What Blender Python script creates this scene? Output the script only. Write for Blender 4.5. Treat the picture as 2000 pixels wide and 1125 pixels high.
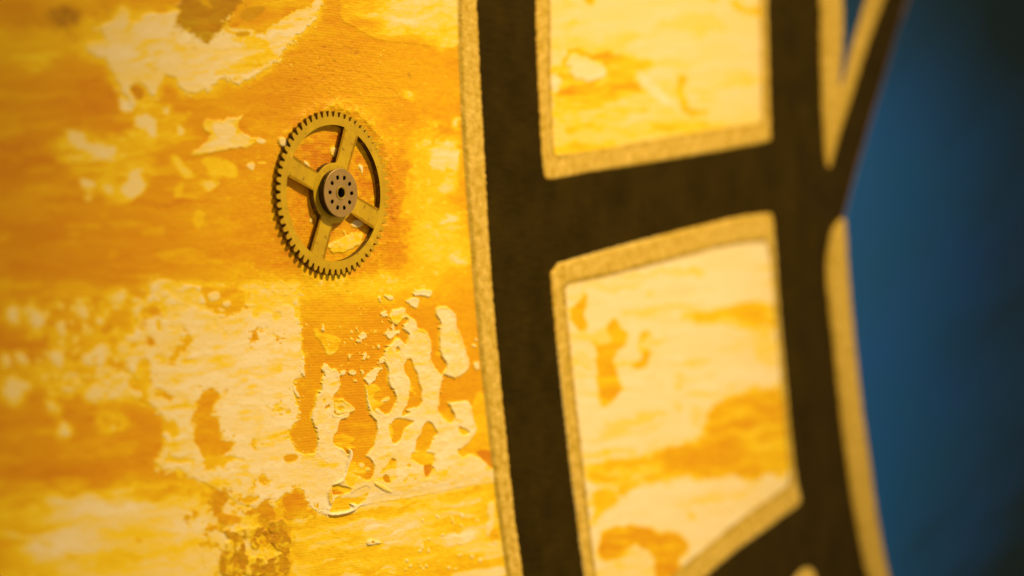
import bpy, bmesh, math, random
import numpy as np
from mathutils import Vector, Matrix

for o in list(bpy.data.objects):
    bpy.data.objects.remove(o)
scene = bpy.context.scene
C = scene.collection
random.seed(7)
R = math.radians

# ------------------------------------------------------------------ camera
# the canvas is the X/Z plane facing -Y, the brass wheel stands at the origin (metres)
AZ = R(50.88)                       # how far the view is turned off the canvas normal
FPX, ZD = 4722.0, 0.588             # focal length in units of 1/2000 frame width, depth of the wheel
F3 = np.array([math.sin(AZ), math.cos(AZ), 0.0])
R3 = np.array([math.cos(AZ), -math.sin(AZ), 0.0])
U3 = np.array([0.0, 0.0, 1.0])
CAM = np.array([0, -0.0018, 0]) - (ZD * F3 + (655 - 1000) * ZD / FPX * R3 + (562.5 - 377) * ZD / FPX * U3)
cd = bpy.data.cameras.new('camera')
cam = bpy.data.objects.new('camera', cd)
C.objects.link(cam)
m = Matrix(((R3[0], U3[0], -F3[0], CAM[0]), (R3[1], U3[1], -F3[1], CAM[1]), (R3[2], U3[2], -F3[2], CAM[2]), (0, 0, 0, 1)))
cam.matrix_world = m
cd.lens = 85; cd.sensor_width = 36
cd.clip_start = 0.01; cd.clip_end = 50
cd.dof.use_dof = True
cd.dof.focus_distance = 0.594
cd.dof.aperture_fstop = 6.2
scene.camera = cam

# ------------------------------------------------------------------ light
w = bpy.data.worlds.new('World'); scene.world = w
w.use_nodes = True
bg = w.node_tree.nodes['Background']
bg.inputs[0].default_value = (1.0, 0.74, 0.36, 1)
bg.inputs[1].default_value = 0.34

def lamp(name, kind, loc, target, energy, color, **kw):
    d = bpy.data.lights.new(name, kind)
    d.energy = energy; d.color = color
    for k, v in kw.items(): setattr(d, k, v)
    o = bpy.data.objects.new(name, d); C.objects.link(o)
    o.location = loc
    o.rotation_euler = (Vector(target) - Vector(loc)).to_track_quat('-Z', 'Y').to_euler()
    return o
LC = (1.0, 0.735, 0.35)
lamp('gallery_spotlight', 'SPOT', (0.44, -0.98, 1.02), (0.090, 0, -0.030), 130, LC, spot_size=R(18.8), spot_blend=1.0, shadow_soft_size=0.07)

scene.view_settings.view_transform = 'Standard'
scene.view_settings.look = 'None'
scene.view_settings.exposure = 0
scene.view_settings.gamma = 1

# ------------------------------------------------------------------ helpers
def tag(o, label=None, cat=None, group=None, kind=None):
    if label: o['label'] = label
    if cat: o['category'] = cat
    if group: o['group'] = group
    if kind: o['kind'] = kind
    return o

def empty(name, loc=(0, 0, 0)):
    o = bpy.data.objects.new(name, None); C.objects.link(o); o.location = loc
    o.empty_display_size = 0.01
    return o

def new_mat(name):
    mt = bpy.data.materials.new(name); mt.use_nodes = True
    nt = mt.node_tree; nt.nodes.clear()
    out = nt.nodes.new('ShaderNodeOutputMaterial')
    b = nt.nodes.new('ShaderNodeBsdfPrincipled')
    nt.links.new(b.outputs[0], out.inputs[0])
    return mt, nt, b

def N(nt, typ, **kw):
    n = nt.nodes.new(typ)
    for k, v in kw.items():
        if k.startswith('i_'):
            key = k[2:]
            key = int(key) if key.isdigit() else key
            n.inputs[key].default_value = v
        else: setattr(n, k, v)
    return n

def mapping(nt, scale, src):
    mp = nt.nodes.new('ShaderNodeMapping'); mp.inputs['Scale'].default_value = scale
    nt.links.new(src, mp.inputs[0]); return mp.outputs[0]

def mixc(nt, fac, a, b, mode='MIX'):
    n = nt.nodes.new('ShaderNodeMix'); n.data_type = 'RGBA'; n.blend_type = mode
    for sock, val in ((n.inputs[0], fac), (n.inputs[6], a), (n.inputs[7], b)):
        if hasattr(val, 'is_linked'): nt.links.new(val, sock)
        elif isinstance(val, (int, float)): sock.default_value = val
        else: sock.default_value = (*val, 1) if len(val) == 3 else val
    return n.outputs[2]

def mth(nt, op, a, b=0.0, c=None, clamp=False):
    n = nt.nodes.new('ShaderNodeMath'); n.operation = op; n.use_clamp = clamp
    for i, val in enumerate((a, b) if c is None else (a, b, c)):
        if hasattr(val, 'is_linked'): nt.links.new(val, n.inputs[i])
        else: n.inputs[i].default_value = val
    return n.outputs[0]

# ------------------------------------------------------------------ numpy noise
def _hash(ix, iy, seed):
    h = (ix.astype(np.int64) * 374761393 + iy.astype(np.int64) * 668265263 + seed * 1442695041) & 0xffffffff
    h = ((h ^ (h >> 13)) * 1274126177) & 0xffffffff
    h = h ^ (h >> 16)
    return (h & 0xffff) / 65535.0
def noise(x, y, seed=0):
    ix = np.floor(x); iy = np.floor(y); fx = x - ix; fy = y - iy
    fx = fx * fx * (3 - 2 * fx); fy = fy * fy * (3 - 2 * fy)
    a = _hash(ix, iy, seed); b = _hash(ix + 1, iy, seed); c = _hash(ix, iy + 1, seed); d = _hash(ix + 1, iy + 1, seed)
    return (a + (b - a) * fx) * (1 - fy) + (c + (d - c) * fx) * fy - 0.5
def fbm(x, y, seed=0, o=4, gain=0.5):
    s = 0; amp = 1.0; t = 0
    for i in range(o):
        s = s + amp * noise(x * 2 ** i + 17.3 * i, y * 2 ** i - 9.1 * i, seed + i); t += amp; amp *= gain
    return s / t * 2          # about -1..1
def sst(a, b, x):
    t = np.clip((x - a) / (b - a), 0, 1); return t * t * (3 - 2 * t)

def chaikin(p, n=1):
    p = [tuple(q) for q in p]
    for _ in range(n):
        q = []
        for i in range(len(p)):
            a, b = p[i], p[(i + 1) % len(p)]
            q.append((a[0] * .75 + b[0] * .25, a[1] * .75 + b[1] * .25))
            q.append((a[0] * .25 + b[0] * .75, a[1] * .25 + b[1] * .75))
        p = q
    return np.array(p, float)

def sdf(px, py, poly):
    """signed distance, negative inside"""
    d = np.full(px.shape, 1e18); s = np.ones(px.shape)
    n = len(poly); j = n - 1
    for i in range(n):
        ex, ey = poly[j][0] - poly[i][0], poly[j][1] - poly[i][1]
        wx, wy = px - poly[i][0], py - poly[i][1]
        t = np.clip((wx * ex + wy * ey) / (ex * ex + ey * ey + 1e-12), 0, 1)
        bx, by = wx - ex * t, wy - ey * t
        d = np.minimum(d, bx * bx + by * by)
        c1 = py >= poly[i][1]; c2 = py < poly[j][1]; c3 = ex * wy > ey * wx
        flip = (c1 & c2 & c3) | (~c1 & ~c2 & ~c3)
        s = np.where(flip, -s, s)
        j = i
    return s * np.sqrt(d)

# ------------------------------------------------------------------ the canvas grid
xs = np.concatenate([np.arange(-420, -20, 16), np.arange(-20, 430, 3.0), np.arange(430, 1010, 1.25),
                     np.arange(1010, 1760, 2.2), np.arange(1760, 2040, 7), np.arange(2040, 2520, 20)])
ys_in = np.arange(-24, 1152, 1.6)
XP, YP = np.meshgrid(xs, ys_in)                       # rows, cols

def plane_pt(x, y):
    rx = (x - 1000) / FPX; ry = (562.5 - y) / FPX
    dy = F3[1] + rx * R3[1]
    t = -CAM[1] / dy
    return CAM[0] + t * (F3[0] + rx * R3[0]), CAM[2] + t * ry
def pix(u, v):
    ax, ay, az = u - CAM[0], -CAM[1], v - CAM[2]
    z = ax * F3[0] + ay * F3[1]; x = ax * R3[0] + ay * R3[1]
    return 1000 + FPX * x / z, 562.5 - FPX * az / z
Ug, Vg = plane_pt(XP, YP)
VM = 0.21
top = [Vg[0] + (VM - Vg[0]) * (1 - k) for k in np.linspace(0, 1, 15)[:-1]]
bot = [Vg[-1] + (-VM - Vg[-1]) * k for k in np.linspace(0, 1, 15)[1:]]
Vg = np.vstack([np.array(top), Vg, np.array(bot)])
Ug = np.repeat(Ug[:1], Vg.shape[0], axis=0)
X, Y = pix(Ug, Vg)
NR, NC = X.shape

# noise warps used for the ragged paint edges
W1x = fbm(X / 34, Y / 26, 11, 3); W1y = fbm(X / 34, Y / 26, 31, 3)
W2x = fbm(X / 9, Y / 7, 51, 2); W2y = fbm(X / 9, Y / 7, 71, 2)
STRK = fbm((X + 0.2 * Y + 30 * W1y) / 80, (Y + 0.10 * X + 14 * W1x) / 13, 5, 4)          # long brush streaks
STR2 = fbm((X + 8 * W1y) / 17, (Y + 0.05 * X + 6 * W1x) / 4.2, 15, 3)
CL = fbm(X / 60, Y / 45, 25, 4)
FINE = fbm(X / 5, Y / 4, 35, 3)
FN = fbm(X / 7.5, Y / 4.5, 57, 4)
YEL = fbm((X + .3 * Y) / 30, (Y + .1 * X) / 12, 55, 4)

T = np.full(X.shape, 0.30); BR = np.zeros(X.shape); H = np.zeros(X.shape); DIRT_SHADE = np.zeros(X.shape)
ROUGHZ = np.zeros(X.shape)
OWN = np.zeros(X.shape, int)

def soft(cx, cy, rx, ry, val, st=1.0, rot=0.0, brown=None):
    global T, BR
    a = R(rot); dx = X - cx + 26 * W1x + 12 * W2x; dy = Y - cy + (9 + 9 * (X > 480)) * W1y + 7 * W2y
    u = (dx * math.cos(a) + dy * math.sin(a)) / rx; v = (-dx * math.sin(a) + dy * math.cos(a)) / ry
    k = st * np.exp(-(u * u + v * v) ** 1.4)
    T += (val - T) * k
    if brown is not None: BR += (brown - BR) * k

SDFS = []
def patch(poly, val, edge=1.2, warp=3.0, fine=1.0, h=0.0, ridge=0.0, var=0.06, brown=0.0, own=0, smooth=2, rw=3.0, op=1.0, fringe=0.0, fleck=0.0):
    """a patch of paint: polygon in the reference frame of the canvas grid, feathered, with its own thickness (mm)"""
    global T, BR, H
    P = chaikin(poly, smooth) if smooth else np.array(poly, float)
    pad = 14 + warp * 2
    x0, y0 = P.min(0) - pad; x1, y1 = P.max(0) + pad
    ii = np.where((X > x0) & (X < x1) & (Y > y0) & (Y < y1))
    if len(ii[0]) == 0: return
    d = sdf(X[ii] + warp * W1x[ii] + fine * W2x[ii], Y[ii] + warp * W1y[ii] + fine * W2y[ii], P)
    if fringe:
        fk = np.exp(-(np.clip(d, 0, 99) / (fringe * (.6 + .9 * np.abs(CL[ii] + W1x[ii])))) ** 2) * .85
        T[ii] += (np.maximum(T[ii], .58) - T[ii]) * fk
    if fleck:
        df = d - fleck * (FN[ii] - .22) * (FN[ii] > .22) * 60; df = np.where(d < 0, d + fleck * 45 * np.clip(-FN[ii] - .3, 0, 1), df)
        d = df
    k = sst(edge, -edge, d) * op
    t = val + var * (STRK[ii] * 1.1 + 0.5 * STR2[ii])
    if val > .85 and own in (1, 2, 3, 9, 10, 11):
        t = t - .26 * sst(.10, .60, YEL[ii]) - .12 * sst(.15, .6, STR2[ii])
    T[ii] += (t - T[ii]) * k
    BR[ii] += (brown - BR[ii]) * k
    hh = H[ii]
    if h != 0:
        hh = hh + (h - hh) * sst(1.6, -1.6, d) + ridge * np.exp(-((d + rw * .6) / rw) ** 2) * (1 - sst(.45 * h, .85 * h, hh)) * (.45 + .9 * np.clip(W1y[ii] + .5, 0, 1))
    H[ii] = hh
    if own:
        o = OWN[ii]; o[d < 0] = own; OWN[ii] = o
    elif h == 0 and op > .9:
        o = OWN[ii]; o[d < -0.5] = 0; OWN[ii] = o

# ---- broad underpainting of the yellow field (soft, out of the brush)
T += 0.10 * CL + 0.10 * STRK
for a in [
    (60, 60, 150, 90, .50), (20, 10, 60, 50, .22), (230, 60, 90, 60, .52), (60, 190, 190, 60, .22), (190, 205, 70, 50, .13),
    (40, 310, 110, 55, .12), (150, 400, 180, 26, .38), (125, 388, 60, 8, .15), (100, 480, 260, 70, .17), (380, 470, 240, 70, .24),
    (330, 330, 160, 60, .26), (420, 390, 80, 12, .42), (450, 440, 120, 26, .36), (330, 396, 90, 8, .12), (660, 130, 170, 60, .30), (800, 150, 120, 50, .38),
    (560, 190, 80, 40, .22), (700, 210, 130, 22, .42), (830, 230, 60, 30, .16), (800, 330, 34, 80, .32), (840, 330, 50, 120, .58), (850, 470, 80, 90, .66),
    (640, 575, 160, 26, .56), (480, 330, 60, 70, .26), (500, 480, 60, 60, .24), (490, 540, 110, 26, .46), (770, 400, 22, 90, .14), (765, 480, 20, 40, .12),
    (740, 560, 160, 26, .66), (745, 700, 200, 100, .24), (650, 620, 60, 50, .40), (900, 640, 50, 90, .32), (905, 740, 60, 60, .26),
    (700, 830, 80, 90, .20), (60, 570, 220, 26, .30), (30, 680, 60, 40, .06), (80, 690, 50, 26, .10), (130, 640, 120, 60, .34), (250, 650, 120, 70, .40), (120, 740, 160, 26, .48),
    (100, 850, 220, 60, .17), (60, 860, 80, 26, .28), (30, 920, 200, 22, .12), (30, 1000, 60, 30, .42), (20, 1080, 70, 60, .42), (230, 1120, 200, 26, .40),
    (750, 1060, 300, 90, .60), (900, 1000, 120, 40, .58), (450, 1100, 60, 40, .55), (600, 1090, 90, 40, .52)]:
    soft(*a)
soft(125, 33, 34, 22, .20, .9, 0, .8); soft(60, 40, 40, 14, .3, .6, 20, .25); soft(140, 60, 14, 20, .3, .5, 0, .4)
soft(205, 20, 12, 26, .40, .7, 0, .25)
ys2 = sst(540, 580, Y) * sst(1125, 1090, Y)

T = T + .11 * fbm((X + .2 * Y + 30 * W1y) / 70, (Y + .06 * X + 16 * W1x) / 17, 241, 4) * sst(640, 560, X)
ML = sst(.10, .45, fbm((X + 20 * W1y) / 75, (Y + .05 * X) / 16, 211, 4)) * sst(560, 420, X)
T = T + .15 * ML - .05
CREAM = .92
# ---- left: out of focus mottling
L = lambda p, v, **k: patch(p, v, edge=k.pop('edge', 2.5), warp=k.pop('warp', 6), fine=1.5, **k)
L([(100, 281), (130, 250), (200, 262), (300, 250), (300, 330), (285, 360), (270, 385), (225, 400), (195, 372), (150, 345), (112, 310)], .50, edge=16, warp=20, var=.3)
L([(262, 160), (305, 200), (350, 215), (390, 250), (330, 300), (290, 290), (262, 230), (235, 190)], .48, edge=10, warp=16, var=.3, fleck=.5)
for a in [([(130, 255), (150, 256), (172, 275), (180, 290), (150, 290), (132, 275)], .86), ([(168, 280), (228, 282), (230, 300), (205, 312), (178, 308)], .86),
          ([(258, 335), (276, 335), (282, 360), (268, 385), (255, 388), (240, 370), (250, 360)], .86), ([(155, 352), (180, 358), (186, 372), (170, 376), (158, 368)], .88),
          ([(205, 360), (222, 360), (224, 372), (208, 374)], .82), ([(270, 232), (290, 228), (312, 255), (285, 260), (268, 250)], .9), ([(240, 195), (262, 200), (268, 218), (245, 220), (236, 208)], .92),
          ([(322, 213), (333, 215), (330, 226), (320, 222)], .85), ([(350, 250), (362, 256), (360, 268), (348, 264)], .85), ([(335, 308), (362, 320), (385, 345), (360, 345), (340, 325)], .62),
          ([(400, 310), (440, 320), (465, 330), (462, 352), (430, 345), (405, 330)], .58), ([(395, 350), (415, 352), (418, 365), (398, 364)], .75), ([(340, 360), (352, 358), (354, 385), (340, 384)], .52), ([(385, 412), (395, 420), (390, 442), (376, 440), (384, 425)], .48)]:
    L(a[0], a[1], warp=12, fringe=6, fleck=.4)
for p in [[(15, 597), (37, 597), (40, 620), (28, 630), (15, 622)], [(48, 600), (70, 598), (82, 625), (74, 645), (60, 635)], [(105, 634), (124, 634), (128, 660), (113, 664)],
          [(145, 587), (157, 588), (172, 622), (160, 625)], [(222, 566), (252, 566), (232, 590), (210, 612), (205, 600)], [(262, 585), (284, 590), (286, 640), (262, 640), (258, 610)],
          [(190, 630), (204, 628), (204, 642), (192, 642)], [(92, 688), (112, 684), (134, 702), (130, 722), (105, 712)], [(84, 730), (110, 722), (150, 732), (160, 755), (130, 775), (95, 762)],
          [(0, 742), (22, 735), (62, 756), (45, 780), (22, 786), (0, 768)], [(0, 690), (16, 692), (18, 708), (0, 710)], [(40, 690), (54, 690), (56, 710), (42, 706)], [(95, 782), (110, 782), (114, 800), (98, 798)],
          [(192, 812), (225, 806), (238, 818), (222, 836), (200, 832)], [(118, 830), (138, 830), (140, 852), (116, 852)], [(165, 765), (190, 742), (230, 722), (270, 735), (315, 775), (300, 790), (265, 775), (220, 788), (185, 775)],
          [(162, 690), (200, 668), (210, 675), (208, 718), (185, 718), (168, 705)], [(225, 672), (250, 660), (278, 650), (282, 690), (265, 712), (245, 695), (228, 688)]]:
    L(p, .88, warp=13, h=.08, own=1, fringe=12, edge=5, fleck=.5)
# ---- the long pale band at bottom left
BT = sst(925, 1000, Y - .10 * (200 - X) * (X < 200) + 26 * CL + 20 * STRK) * sst(-20, 150, X + 60 * W1x + 40 * STRK) * sst(560, 430, X + 40 * W1x)
S6 = fbm((X + .3 * Y + 40 * W1y) / 140, (Y + .08 * X + 20 * W1x) / 24, 231, 4)
T = T + (.88 + .16 * S6 - .18 * sst(1075, 1130, Y + 30 * CL) - T) * np.clip(BT * (.95 + .5 * S6), 0, 1)
L([(175, 1040), (260, 1032), (360, 1040), (345, 1052), (250, 1050)], .60, edge=6, op=.7)
L([(70, 996), (100, 998), (100, 1010), (40, 1015)], .5, edge=6, op=.8); L([(262, 1052), (275, 1052), (275, 1062), (262, 1062)], .42); L([(128, 1080), (155, 1082), (155, 1092), (130, 1092)], .42, op=.7)
# ---- big cream mass left of the drips
patch([(300, 540), (360, 556), (480, 570), (530, 560), (578, 556), (582, 600), (585, 640), (589, 660), (586, 680), (590, 690), (593, 718), (588, 733), (575, 742), (568, 752), (572, 765), (578, 785),
       (583, 800), (580, 815), (570, 830), (562, 845), (566, 862), (575, 882), (590, 887), (612, 888), (650, 885), (690, 905), (660, 1003), (630, 1006), (600, 985), (585, 962), (545, 965), (530, 1000), (470, 985), (400, 940), (340, 918),
       (300, 912), (320, 880), (325, 830), (312, 800), (262, 775), (275, 745), (240, 700), (262, 640), (285, 600)], CREAM, edge=1.6, warp=2.2, fine=1.0, h=.15, ridge=.04, var=.14, own=2, fringe=6, fleck=.7)
# the mass breaks up towards the left: underpaint shows through in blotches
LB = sst(.12, .42, fbm(X / 26, Y / 22, 121, 4)) * sst(430, 300, X + 60 * W1x) * sst(560, 590, Y) * sst(900, 860, Y) * (T > .6)
T = T + (.42 + .2 * CL - T) * LB * .9; H = H - LB * .1
tm = sst(.02, .30, fbm(X / 20, Y / 14, 181, 4) + .9 * sst(640, 548, Y + 26 * W1y) - .35) * sst(540, 560, Y) * sst(690, 640, Y) * sst(290, 330, X) * sst(592, 580, X + 3 * W2x)
T = T + (.60 + .2 * YEL - T) * tm; H = H * (1 - .7 * tm)
LD = sst(.25, .5, fbm(X / 15, Y / 15, 131, 3)) * sst(0, 40, X) * sst(330, 260, X + 30 * W1y) * sst(560, 600, Y) * sst(770, 730, Y)
T = T + (.84 - T) * LD * .8
LO = sst(.25, .5, fbm(X / 30, Y / 18, 141, 3)) * sst(330, 260, X) * sst(560, 600, Y) * sst(720, 690, Y) * (T < .7)
T = T + (.10 - T) * LO * .7
soft(560, 575, 24, 40, .66, .8); soft(470, 600, 26, 20, .72, .5); soft(560, 690, 36, 10, .66, .8); soft(540, 740, 40, 10, .84, .5); soft(510, 830, 14, 40, .72, .7); soft(530, 600, 30, 10, .72, .8); soft(500, 860, 30, 18, .70, .6)
soft(350, 610, 30, 30, .78, .5); soft(420, 640, 26, 16, .74, .5); soft(330, 690, 20, 20, .74, .6)
for p, v in [([(385, 556), (470, 560), (482, 580), (470, 606), (447, 622), (420, 612), (400, 598), (392, 576)], .34), ([(366, 650), (377, 656), (362, 680), (346, 702), (329, 708), (328, 696), (348, 678)], .36),
             ([(385, 782), (402, 762), (420, 752), (432, 782), (418, 790), (424, 820), (440, 866), (462, 862), (448, 884), (415, 895), (398, 900), (385, 870), (371, 826), (380, 802)], .26),
             ([(490, 646), (503, 650), (500, 668), (489, 668)], .16), ([(305, 755), (342, 770), (335, 785), (314, 775)], .36), ([(268, 702), (285, 700), (300, 725), (290, 746), (270, 735)], .44),
             ([(288, 596), (310, 600), (312, 612), (292, 614)], .28), ([(270, 636), (282, 638), (280, 648), (268, 645)], .3), ([(286, 660), (302, 664), (300, 676), (284, 674)], .26),
             ([(318, 895), (348, 890), (380, 894), (374, 906), (330, 906)], .52), ([(392, 886), (450, 890), (470, 898), (440, 905), (430, 915), (396, 918)], .42), ([(346, 915), (362, 918), (356, 944), (346, 940)], .6),
             ([(490, 855), (500, 860), (500, 872), (488, 868)], .35), ([(545, 655), (549, 655), (548, 660), (545, 660)], .08),
             ([(505, 928), (516, 925), (532, 940), (518, 946), (504, 944)], .40), ([(535, 792), (552, 800), (546, 806), (537, 802)], .5)]:
    patch(p, v, edge=2.4, warp=7, fine=4, h=.05, own=0, fleck=.8, var=.14)
patch([(400, 572), (425, 566), (430, 582), (410, 590)], .85, h=.2); patch([(432, 590), (448, 586), (450, 598), (436, 600)], .85, h=.2); patch([(420, 600), (440, 604), (436, 610)], .8)
# ---- orange islands and ragged brown cluster at bottom centre
for p, v, b in [([(550, 966), (565, 962), (583, 954), (590, 965), (600, 985), (610, 996), (605, 1004), (588, 1000), (565, 1001), (553, 990)], .16, 0), ([(555, 996), (585, 1002), (618, 998), (622, 1004), (595, 1010), (562, 1016), (553, 1006)], .22, .1),
                ([(412, 966), (430, 955), (450, 968), (438, 985), (426, 1006), (416, 1000), (410, 980)], .22, .2), ([(420, 1000), (445, 1000), (480, 1015), (455, 1025), (430, 1022)], .3, 0),
                ([(400, 1030), (425, 1020), (428, 1036), (398, 1037)], .28, 0), ([(364, 1005), (372, 1008), (368, 1020), (362, 1016)], .3, .2), ([(376, 997), (385, 995), (384, 1010), (376, 1014)], .25, .1), ([(385, 1058), (415, 1050), (412, 1060), (388, 1066)], .35, .1), ([(500, 985), (522, 978), (535, 990), (540, 1012), (520, 1020), (500, 1015)], .2, .15),
                ([(470, 972), (500, 966), (505, 978), (478, 985)], .38, 0), ([(478, 1000), (500, 990), (505, 1004), (480, 1010)], .2, .1)]:
    patch(p, v, edge=1.2, warp=4, fine=3.5, h=.04, brown=b, fleck=.5, var=.12)
for p in [[(527, 1018), (545, 1010), (560, 1020), (566, 1040), (573, 1060), (570, 1076), (558, 1087), (534, 1076), (530, 1060), (540, 1044), (526, 1034)], [(518, 1090), (545, 1083), (566, 1088), (567, 1130), (515, 1130)],
          [(445, 1050), (470, 1045), (480, 1075), (470, 1130), (430, 1130), (428, 1100), (440, 1075)], [(478, 1095), (500, 1085), (520, 1100), (515, 1130), (480, 1130)], [(432, 1035), (520, 1030), (530, 1045), (470, 1052), (436, 1046)],
          [(485, 1050), (505, 1050), (508, 1068), (488, 1070)], [(468, 1085), (484, 1080), (486, 1110), (470, 1112)]]:
    patch(p, .26, edge=1.2, warp=7, fine=5, h=.18, ridge=.05, brown=.5, var=.3, own=7)
bz = np.exp(-(((X - 490) / 80) ** 4 + ((Y - 1078) / 62) ** 4)); bn = fbm((X + 6 * W2x) / 9, (Y + 6 * W2y) / 15, 151, 4)
T = T + (.62 + .25 * YEL - T) * bz * sst(.08, .3, bn); BR = BR * (1 - bz * sst(.08, .3, bn))
bq = bz * sst(-.05, -.3, bn); T = T + (.22 - T) * bq; BR = BR + (.50 - BR) * bq * .9
BR = BR * (.65 + .6 * np.clip(fbm(X / 9, Y / 6, 161, 3) + .4, 0, 1)); H = H + bz * .1 * bn
# ragged rubbed zone where the cream meets the cluster
rz = np.exp(-(((X - 440) / 95) ** 4 + ((Y - 985) / 48) ** 4)) * sst(.16, .34, fbm(X / 12, Y / 8, 171, 4))
T = T + (.34 + .2 * CL - T) * rz * .85
# ---- flecks of orange within the cream
for p in [[(592, 905), (600, 897), (610, 903), (620, 915), (619, 927), (607, 931), (600, 920), (597, 918), (593, 933)], [(627, 906), (632, 920), (643, 920), (641, 928), (627, 928)], [(595, 884), (606, 886), (600, 895), (592, 896)],
          [(611, 876), (620, 878), (621, 885), (612, 888)], [(550, 895), (560, 888), (578, 887), (583, 893), (575, 901), (560, 904)], [(617, 985), (622, 980), (621, 993), (616, 994)], [(613, 983), (616, 984), (614, 989)]]:
    patch(p, .26, edge=.9, warp=1.0, fine=1.2, h=.08, own=0)
# ---- the big ragged cream patch at top left, with its brown and orange overpaint
patch([(165, 103), (180, 82), (206, 80), (205, 70), (190, 58), (222, 44), (235, 15), (243, 12), (252, 40), (264, 44), (274, 36), (290, 23), (320, 28), (345, 22), (400, 10), (480, -10), (624, -30), (626, 5), (624, 18), (618, 35),
       (600, 52), (580, 68), (560, 88), (546, 108), (530, 130), (508, 146), (480, 156), (462, 166), (455, 156), (440, 152), (425, 158), (415, 170), (404, 178), (393, 172), (387, 181), (366, 182), (355, 175), (345, 160), (338, 149), (328, 145),
       (315, 152), (308, 166), (303, 186), (294, 186), (283, 167), (270, 160), (255, 163), (252, 185), (262, 200), (250, 195), (236, 168), (225, 150), (218, 130), (208, 112)], .90, edge=1.8, warp=4, fine=3.0, h=.16, ridge=.04, var=.14, own=3, fringe=14, fleck=.6)
patch([(430, -30), (622, -30), (612, 2), (598, 14), (572, 26), (548, 43), (524, 57), (512, 66), (490, 64), (470, 70), (446, 68), (430, 55), (460, 30)], .34, edge=2.5, warp=4, fine=2.5, h=.15, own=0, var=.16, fleck=.4)
patch([(440, 74), (470, 72), (500, 70), (519, 72), (525, 92), (538, 106), (530, 118), (505, 134), (470, 146), (436, 148), (414, 148), (422, 138), (455, 128), (480, 108), (490, 92)], .56, edge=3, warp=5, fine=3, h=.16, own=0, var=.2, fleck=.5)
patch([(470, 98), (500, 94), (520, 98), (500, 104), (475, 112)], .82, edge=2, warp=3); patch([(430, 50), (470, 58), (500, 58), (495, 64), (450, 64)], .8, edge=2, warp=3)
patch([(462, 62), (490, 62), (484, 72), (455, 72)], .4, brown=.3); patch([(360, -20), (470, -30), (480, 0), (458, 20), (440, 45), (425, 65), (400, 78), (382, 72), (362, 60), (344, 52), (340, 38), (348, 15)], .30, edge=2.5, warp=9, fine=3.5, h=.2, ridge=.04, brown=.58, var=.3, own=8, fleck=.5)
soft(402, 2, 10, 14, .45, .8, 0, .15); soft(400, 50, 26, 10, .32, .7, 0, .35)
patch([(470, 20), (500, 12), (520, 14), (512, 30), (488, 42), (468, 40)], .36, edge=2.5, warp=3, brown=.35)
patch([(255, 165), (272, 168), (283, 178), (278, 195), (266, 196), (256, 180)], .16, edge=2.5, warp=2, brown=.2)
patch([(300, 14), (325, 14), (326, 26), (304, 26)], .3, edge=3)
soft(240, 75, 7, 16, .74, .6); soft(380, 98, 8, 4, .75, .7, 0, .3); soft(370, 113, 14, 4, .72, .6); soft(306, 137, 6, 5, .70, .8, 0, .2); soft(278, 155, 10, 4, .68, .6)
# ---- ragged patch left of the wheel
patch([(403, 228), (410, 236), (430, 234), (437, 241), (445, 227), (460, 235), (478, 222), (470, 236), (462, 246), (470, 258), (490, 268), (522, 271), (490, 282), (430, 298), (366, 304), (398, 284), (414, 264), (394, 254)], .72, edge=1.4, warp=4, fine=3, h=.16, ridge=.06, var=.3, own=4)
patch([(415, 240), (455, 245), (462, 262), (440, 276), (415, 262)], .9, warp=4, fine=2, h=.2, own=4); patch([(488, 316), (498, 320), (496, 334), (486, 330), (480, 322)], .9, h=.14, own=5)
patch([(542, 272), (550, 265), (557, 272), (558, 284), (548, 288), (542, 282)], .84, h=.5, brown=.06, own=5); patch([(500, 268), (520, 272), (519, 279), (502, 280)], .88, h=.1, own=5); patch([(502, 316), (520, 316), (520, 320), (502, 320)], .7)
# ---- sheet of pale paint at the top centre
patch([(664, -60), (662, 30), (672, 45), (690, 53), (715, 67), (735, 77), (760, 82), (800, 85), (850, 92), (905, 98), (905, -60)], .40, edge=2.5, warp=2, fine=.8, h=.07, ridge=.03, var=.16, own=6)
patch([(720, 12), (780, -20), (905, -60), (905, 92), (850, 86), (790, 66), (740, 62), (760, 44), (700, 25), (676, 26), (690, 14)], .80, edge=16, warp=14, fine=4, h=0, var=.26, op=.85)
patch([(700, -60), (790, -60), (735, 6), (700, 4)], .33, edge=3, op=.9)
# ---- chips right of the wheel
for p, v in [([(840, 302), (850, 285), (890, 283), (899, 310), (890, 340), (870, 345), (856, 330), (836, 320)], .84), ([(850, 357), (880, 356), (880, 374), (850, 376)], .76), ([(858, 424), (906, 422), (908, 444), (862, 442)], .78),
             ([(884, 234), (892, 232), (892, 248), (880, 250)], .85), ([(848, 248), (856, 247), (853, 256), (846, 254)], .85), ([(826, 280), (846, 272), (842, 290), (828, 290)], .78), ([(880, 505), (918, 502), (918, 511), (884, 512)], .76), ([(790, 183), (800, 182), (812, 190), (800, 193)], .7),
             ([(776, 310), (794, 308), (790, 322), (778, 320)], .7), ([(860, 330), (878, 326), (888, 338), (874, 348), (862, 344)], .5)]:
    patch(p, v, edge=5.0, warp=12, fine=5, var=.3, h=.05, fringe=8)
for p in [[(786, 222), (820, 215), (880, 232), (868, 262), (850, 270), (830, 254), (800, 250)], [(860, 250), (888, 262), (884, 272), (862, 266)], [(765, 300), (790, 280), (800, 340), (792, 400), (770, 420)], [(762, 420), (776, 440), (770, 500), (752, 480)], [(530, 500), (560, 480), (600, 540), (560, 548), (535, 540)]]:
    patch(p, .14, edge=6, warp=10, fine=5, var=.25, op=.65)
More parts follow.
